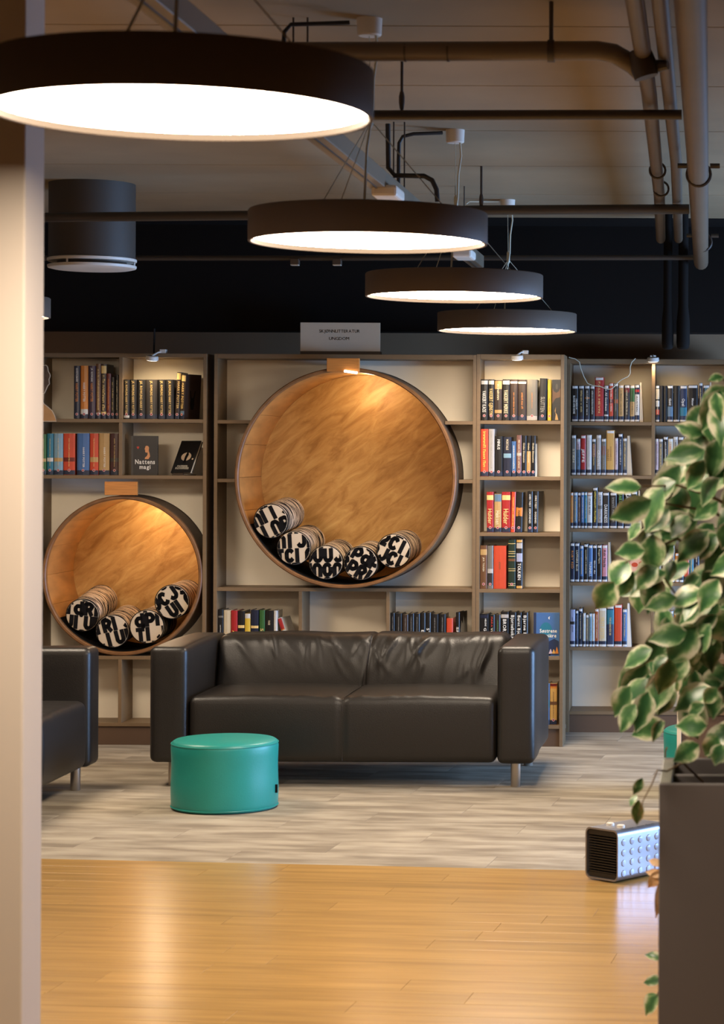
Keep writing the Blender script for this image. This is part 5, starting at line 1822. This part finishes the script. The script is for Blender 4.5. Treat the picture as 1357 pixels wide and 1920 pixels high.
row((1215, 1100), 5.648, d + 0.02, ql, 'in low bookcase behind the plant', 'books in the low bookcase', [
    (508, 536, 985, 'orange'), (540, 566, 1165, 'brown'), (568, 586, 1170, 'dark green'), (588, 626, 1160, 'white'), (630, 664, 1110, 'tan'), (668, 706, 1150, 'dark red'), (710, 760, 1100, 'navy'),
], 'R')
# ------------------------------------------------------------------ planter and ficus
PDp = 4.5
zt = Z(1290, 1471, PDp)
pxl = X(1238, PDp)
PW, PL = 0.56, 0.40
planter = thing('planter', 'tall dark grey-brown box planter with a variegated ficus, bottom right', 'planter', (pxl + PW / 2, PDp + PL / 2, 0))
t = 0.024
MB().box(pxl, pxl + PW, PDp, PDp + t, 0, zt, 0, 0.002).build('front_panel', m_planter, planter)
MB().box(pxl, pxl + PW, PDp + PL - t, PDp + PL, 0, zt, 0, 0.002).build('back_panel', m_planter, planter)
MB().box(pxl, pxl + t, PDp + t, PDp + PL - t, 0, zt, 0, 0.002).build('side_panel', m_planter_lit, planter)
MB().box(pxl + PW - t, pxl + PW, PDp + t, PDp + PL - t, 0, zt, 0, 0.002).build('side_panel', m_planter, planter)
MB().box(pxl + t, pxl + PW - t, PDp + t, PDp + PL - t, 0, zt - 0.10).build('soil', m_soil, planter)
MB().box(pxl + t, pxl + PW - t, PDp + 0.21, PDp + 0.235, zt - 0.045, zt - 0.012, 0, 0.002).build('liner_bar', m_planter, planter)

ficus = thing('ficus', 'variegated weeping ficus with cream-edged green leaves in the dark planter', 'plant', (pxl + 0.25, PDp + 0.2, zt - 0.099))


def leaf_mesh(seed):
    rg = random.Random(seed)
    nu, prof = 8, [0.04, 0.62, 0.92, 1.0, 0.98, 0.88, 0.64, 0.28, 0.02]
    vs, uvs, fs = [], [], []
    cr_ = [-1, -0.5, 0, 0.5, 1]
    bend = rg.uniform(0.08, 0.26)
    fold = rg.uniform(0.10, 0.30)
    wob = rg.uniform(0, 6)
    for i in range(nu + 1):
        u = i / nu
        for c in cr_:
            w_ = 0.245 * prof[i] * c
            z = -bend * (u - 0.35) ** 2 * 1.6 + fold * abs(w_) + 0.018 * math.sin(u * 9 + wob + c * 1.5) * abs(c)
            vs.append((u, w_, z))
            uvs.append((u, 0.5 + 0.5 * c))
    for i in range(nu):
        for j in range(4):
            fs.append((i * 5 + j, (i + 1) * 5 + j, (i + 1) * 5 + j + 1, i * 5 + j + 1))
    me = bpy.data.meshes.new('leaf')
    me.from_pydata(vs, [], fs)
    ul = me.uv_layers.new(name='UVMap')
    for lp in me.loops:
        ul.data[lp.index].uv = uvs[lp.vertex_index]
    me.polygons.foreach_set('use_smooth', [True] * len(fs))
    me.materials.append(m_leaf)
    return me


LM = [leaf_mesh(s) for s in range(6)]
prng = random.Random(23)
finv = None


def leaf(base, tip, d, dd=0.0, tilt=None, wide=1.0, me=None):
    global finv
    b, t_ = U(base[0], base[1], d), U(tip[0], tip[1], d + dd)
    ax_ = t_ - b
    L = ax_.length
    ax_.normalize()
    n = Vector((prng.uniform(-0.6, 0.6), -1.0, prng.uniform(-0.1, 0.9))) if tilt is None else Vector(tilt)
    yv = n.cross(ax_).normalized()
    zv = ax_.cross(yv).normalized()
    M = Matrix(((ax_.x, yv.x, zv.x, b.x), (ax_.y, yv.y, zv.y, b.y), (ax_.z, yv.z, zv.z, b.z), (0, 0, 0, 1)))
    o = link('leaf', me or prng.choice(LM), ficus)
    inv = wm(ficus).inverted()
    M = inv @ M
    o.location = M.to_translation()
    o.rotation_euler = M.to_euler()
    o.scale = (L, L * wide, L)


F_ = (0.0, -1.0, 0.25)
EX = [  # base, tip, distance, width, facing
    ((1150, 1092), (1116, 1146), 4.55, 1.25), ((1174, 1050), (1146, 1100), 4.6, 1.3), ((1209, 1031), (1152, 1037), 4.5, 1.15), ((1220, 938), (1142, 976), 4.5, 1.0),
    ((1200, 980), (1176, 1014), 4.6, 1.1), ((1201, 912), (1133, 912), 4.55, 0.95), ((1254, 953), (1212, 998), 4.6, 1.1), ((1268, 1120), (1206, 1141), 4.5, 0.95),
    ((1287, 1184), (1214, 1200), 4.45, 1.05), ((1262, 1020), (1218, 1066), 4.6, 1.0), ((1232, 1062), (1189, 1106), 4.5, 1.1), ((1186, 1072), (1157, 1120), 4.6, 1.0),
    ((1290, 966), (1256, 1008), 4.6, 1.2), ((1318, 813), (1265, 797), 4.6, 1.0), ((1320, 842), (1243, 862), 4.5, 0.9), ((1357, 706), (1326, 712), 4.6, 1.2),
    ((1360, 742), (1336, 792), 4.6, 1.2), ((1180, 1287), (1149, 1346), 4.5, 1.0), ((1190, 1320), (1160, 1374), 4.45, 1.1), ((1215, 1297), (1192, 1374), 4.5, 0.95),
    ((1256, 1236), (1236, 1306), 4.5, 1.0), ((1221, 1216), (1166, 1250), 4.55, 1.1), ((1325, 1360), (1264, 1361), 4.4, 1.15), ((1236, 1270), (1212, 1300), 4.6, 1.1),
    ((1296, 1130), (1262, 1150), 4.6, 1.1), ((1262, 925), (1222, 930), 4.6, 1.0), ((1262, 1050), (1248, 1095), 4.65, 1.1), ((1300, 1200), (1280, 1260), 4.6, 1.1),
    ((1330, 1170), (1304, 1230), 4.5, 1.2), ((1344, 1290), (1316, 1320), 4.5, 1.1), ((1320, 1320), (1285, 1340), 4.55, 1.0), ((1310, 1395), (1262, 1428), 4.55, 1.2),
    ((1345, 1380), (1320, 1420), 4.5, 1.2), ((1352, 1395), (1340, 1436), 4.45, 1.3), ((1340, 900), (1290, 915), 4.6, 1.1), ((1345, 940), (1300, 975), 4.6, 1.1),
    ((1345, 1000), (1305, 1050), 4.6, 1.1), ((1345, 1085), (1310, 1150), 4.5, 1.0), ((1352, 830), (1322, 890), 4.6, 1.1), ((1310, 880), (1270, 905), 4.65, 1.0),
    ((1312, 1080), (1275, 1100), 4.6, 1.2), ((1250, 1230), (1222, 1262), 4.6, 1.2), ((1332, 760), (1330, 830), 4.6, 1.1), ((1230, 1180), (1252, 1210), 4.7, 1.0),
    ((1204, 1459), (1187, 1492), 4.46, 0.9), ((1196, 1500), (1194, 1550), 4.46, 0.7), ((1193, 1490), (1180, 1512), 4.46, 0.9), ((1240, 1350), (1222, 1392), 4.5, 0.8),
    ((1240, 1797), (1208, 1788), 4.93, 0.9), ((1240, 1836), (1204, 1842), 4.93, 0.9), ((1232, 1864), (1205, 1904), 4.93, 1.2),
]
for e in EX:
    L_ = 0.06
    leaf(e[0], e[1], e[2], prng.uniform(-0.02, 0.03), None, e[3] * 1.2)
edge = [(690, 1345), (780, 1312), (830, 1285), (900, 1235), (950, 1190), (1000, 1210), (1050, 1190), (1100, 1190), (1150, 1240), (1200, 1240), (1250, 1205), (1300, 1190), (1350, 1220), (1400, 1265), (1440, 1290)]


def xl(y):
    for (ya, xa), (yb, xb) in zip(edge, edge[1:]):
        if ya <= y <= yb:
            return xa + (xb - xa) * (y - ya) / (yb - ya)
    return 1300


cnt = 0
while cnt < 225:
    y = prng.uniform(715, 1375)
    x = xl(y) + (1470 - xl(y)) * prng.random() ** 0.95
    d = prng.uniform(4.5, 5.05)
    a = math.radians(prng.gauss(118, 34))
    Lp = prng.uniform(58, 92)
    leaf((x, y), (x + Lp * math.cos(a), y + Lp * math.sin(a)), d, prng.uniform(-0.03, 0.03), None, prng.uniform(1.0, 1.4))
    cnt += 1
# trunk and branches
base = U(1400, 1480, 4.75)
base.z = zt - 0.099


def branch(pts, r0, r1):
    mb = MB()
    n = len(pts)
    mb.tube(pts, [r0 + (r1 - r0) * i / (n - 1) for i in range(n)], 7)
    mb.build('branch', m_stem, ficus)


branch([base, U(1402, 1300, 4.75), U(1396, 1100, 4.75), U(1392, 900, 4.75), U(1388, 740, 4.75)], 0.014, 0.005)
for pl in ([(1398, 1200), (1340, 1170), (1280, 1190), (1250, 1240), (1210, 1290)], [(1396, 1090), (1330, 1050), (1270, 1010), (1200, 1040), (1172, 1056)], [(1392, 960), (1330, 930), (1270, 910), (1205, 912)],
           [(1394, 1000), (1340, 960), (1280, 950), (1222, 940)], [(1388, 850), (1350, 830), (1318, 820)], [(1398, 1280), (1350, 1290), (1310, 1330), (1290, 1390)], [(1396, 1130), (1330, 1110), (1270, 1120), (1232, 1064)],
           [(1388, 780), (1365, 720), (1350, 706)]):
    branch([U(a, b, 4.72 - 0.05 * i) for i, (a, b) in enumerate(pl)], 0.0045, 0.0014)
branch([U(1250, 1446, 4.56), U(1232, 1444, 4.49), U(1222, 1470, 4.46), U(1206, 1500, 4.46), U(1196, 1530, 4.46)], 0.002, 0.001)
branch([base + Vector((-0.02, 0, 0)), U(1280, 1430, 4.60), U(1250, 1446, 4.56)], 0.003, 0.002)
branch([U(1250, 1402, 4.88), U(1247, 1408, 4.95), U(1245, 1560, 4.94), U(1240, 1680, 4.94), U(1240, 1760, 4.94), U(1238, 1850, 4.94), U(1230, 1868, 4.93)], 0.002, 0.001)
dry_me = LM[0].copy()
dry_me.materials.clear()
dry_me.materials.append(m_dry)
for bse, tp, wd_ in (((1242, 1622), (1214, 1612), 1.0), ((1244, 1640), (1208, 1634), 0.9), ((1240, 1632), (1214, 1668), 1.1), ((1238, 1650), (1232, 1726), 0.5)):
    leaf(bse, tp, 4.93, 0.01, (0.3, -1, 0.2), wd_, dry_me)
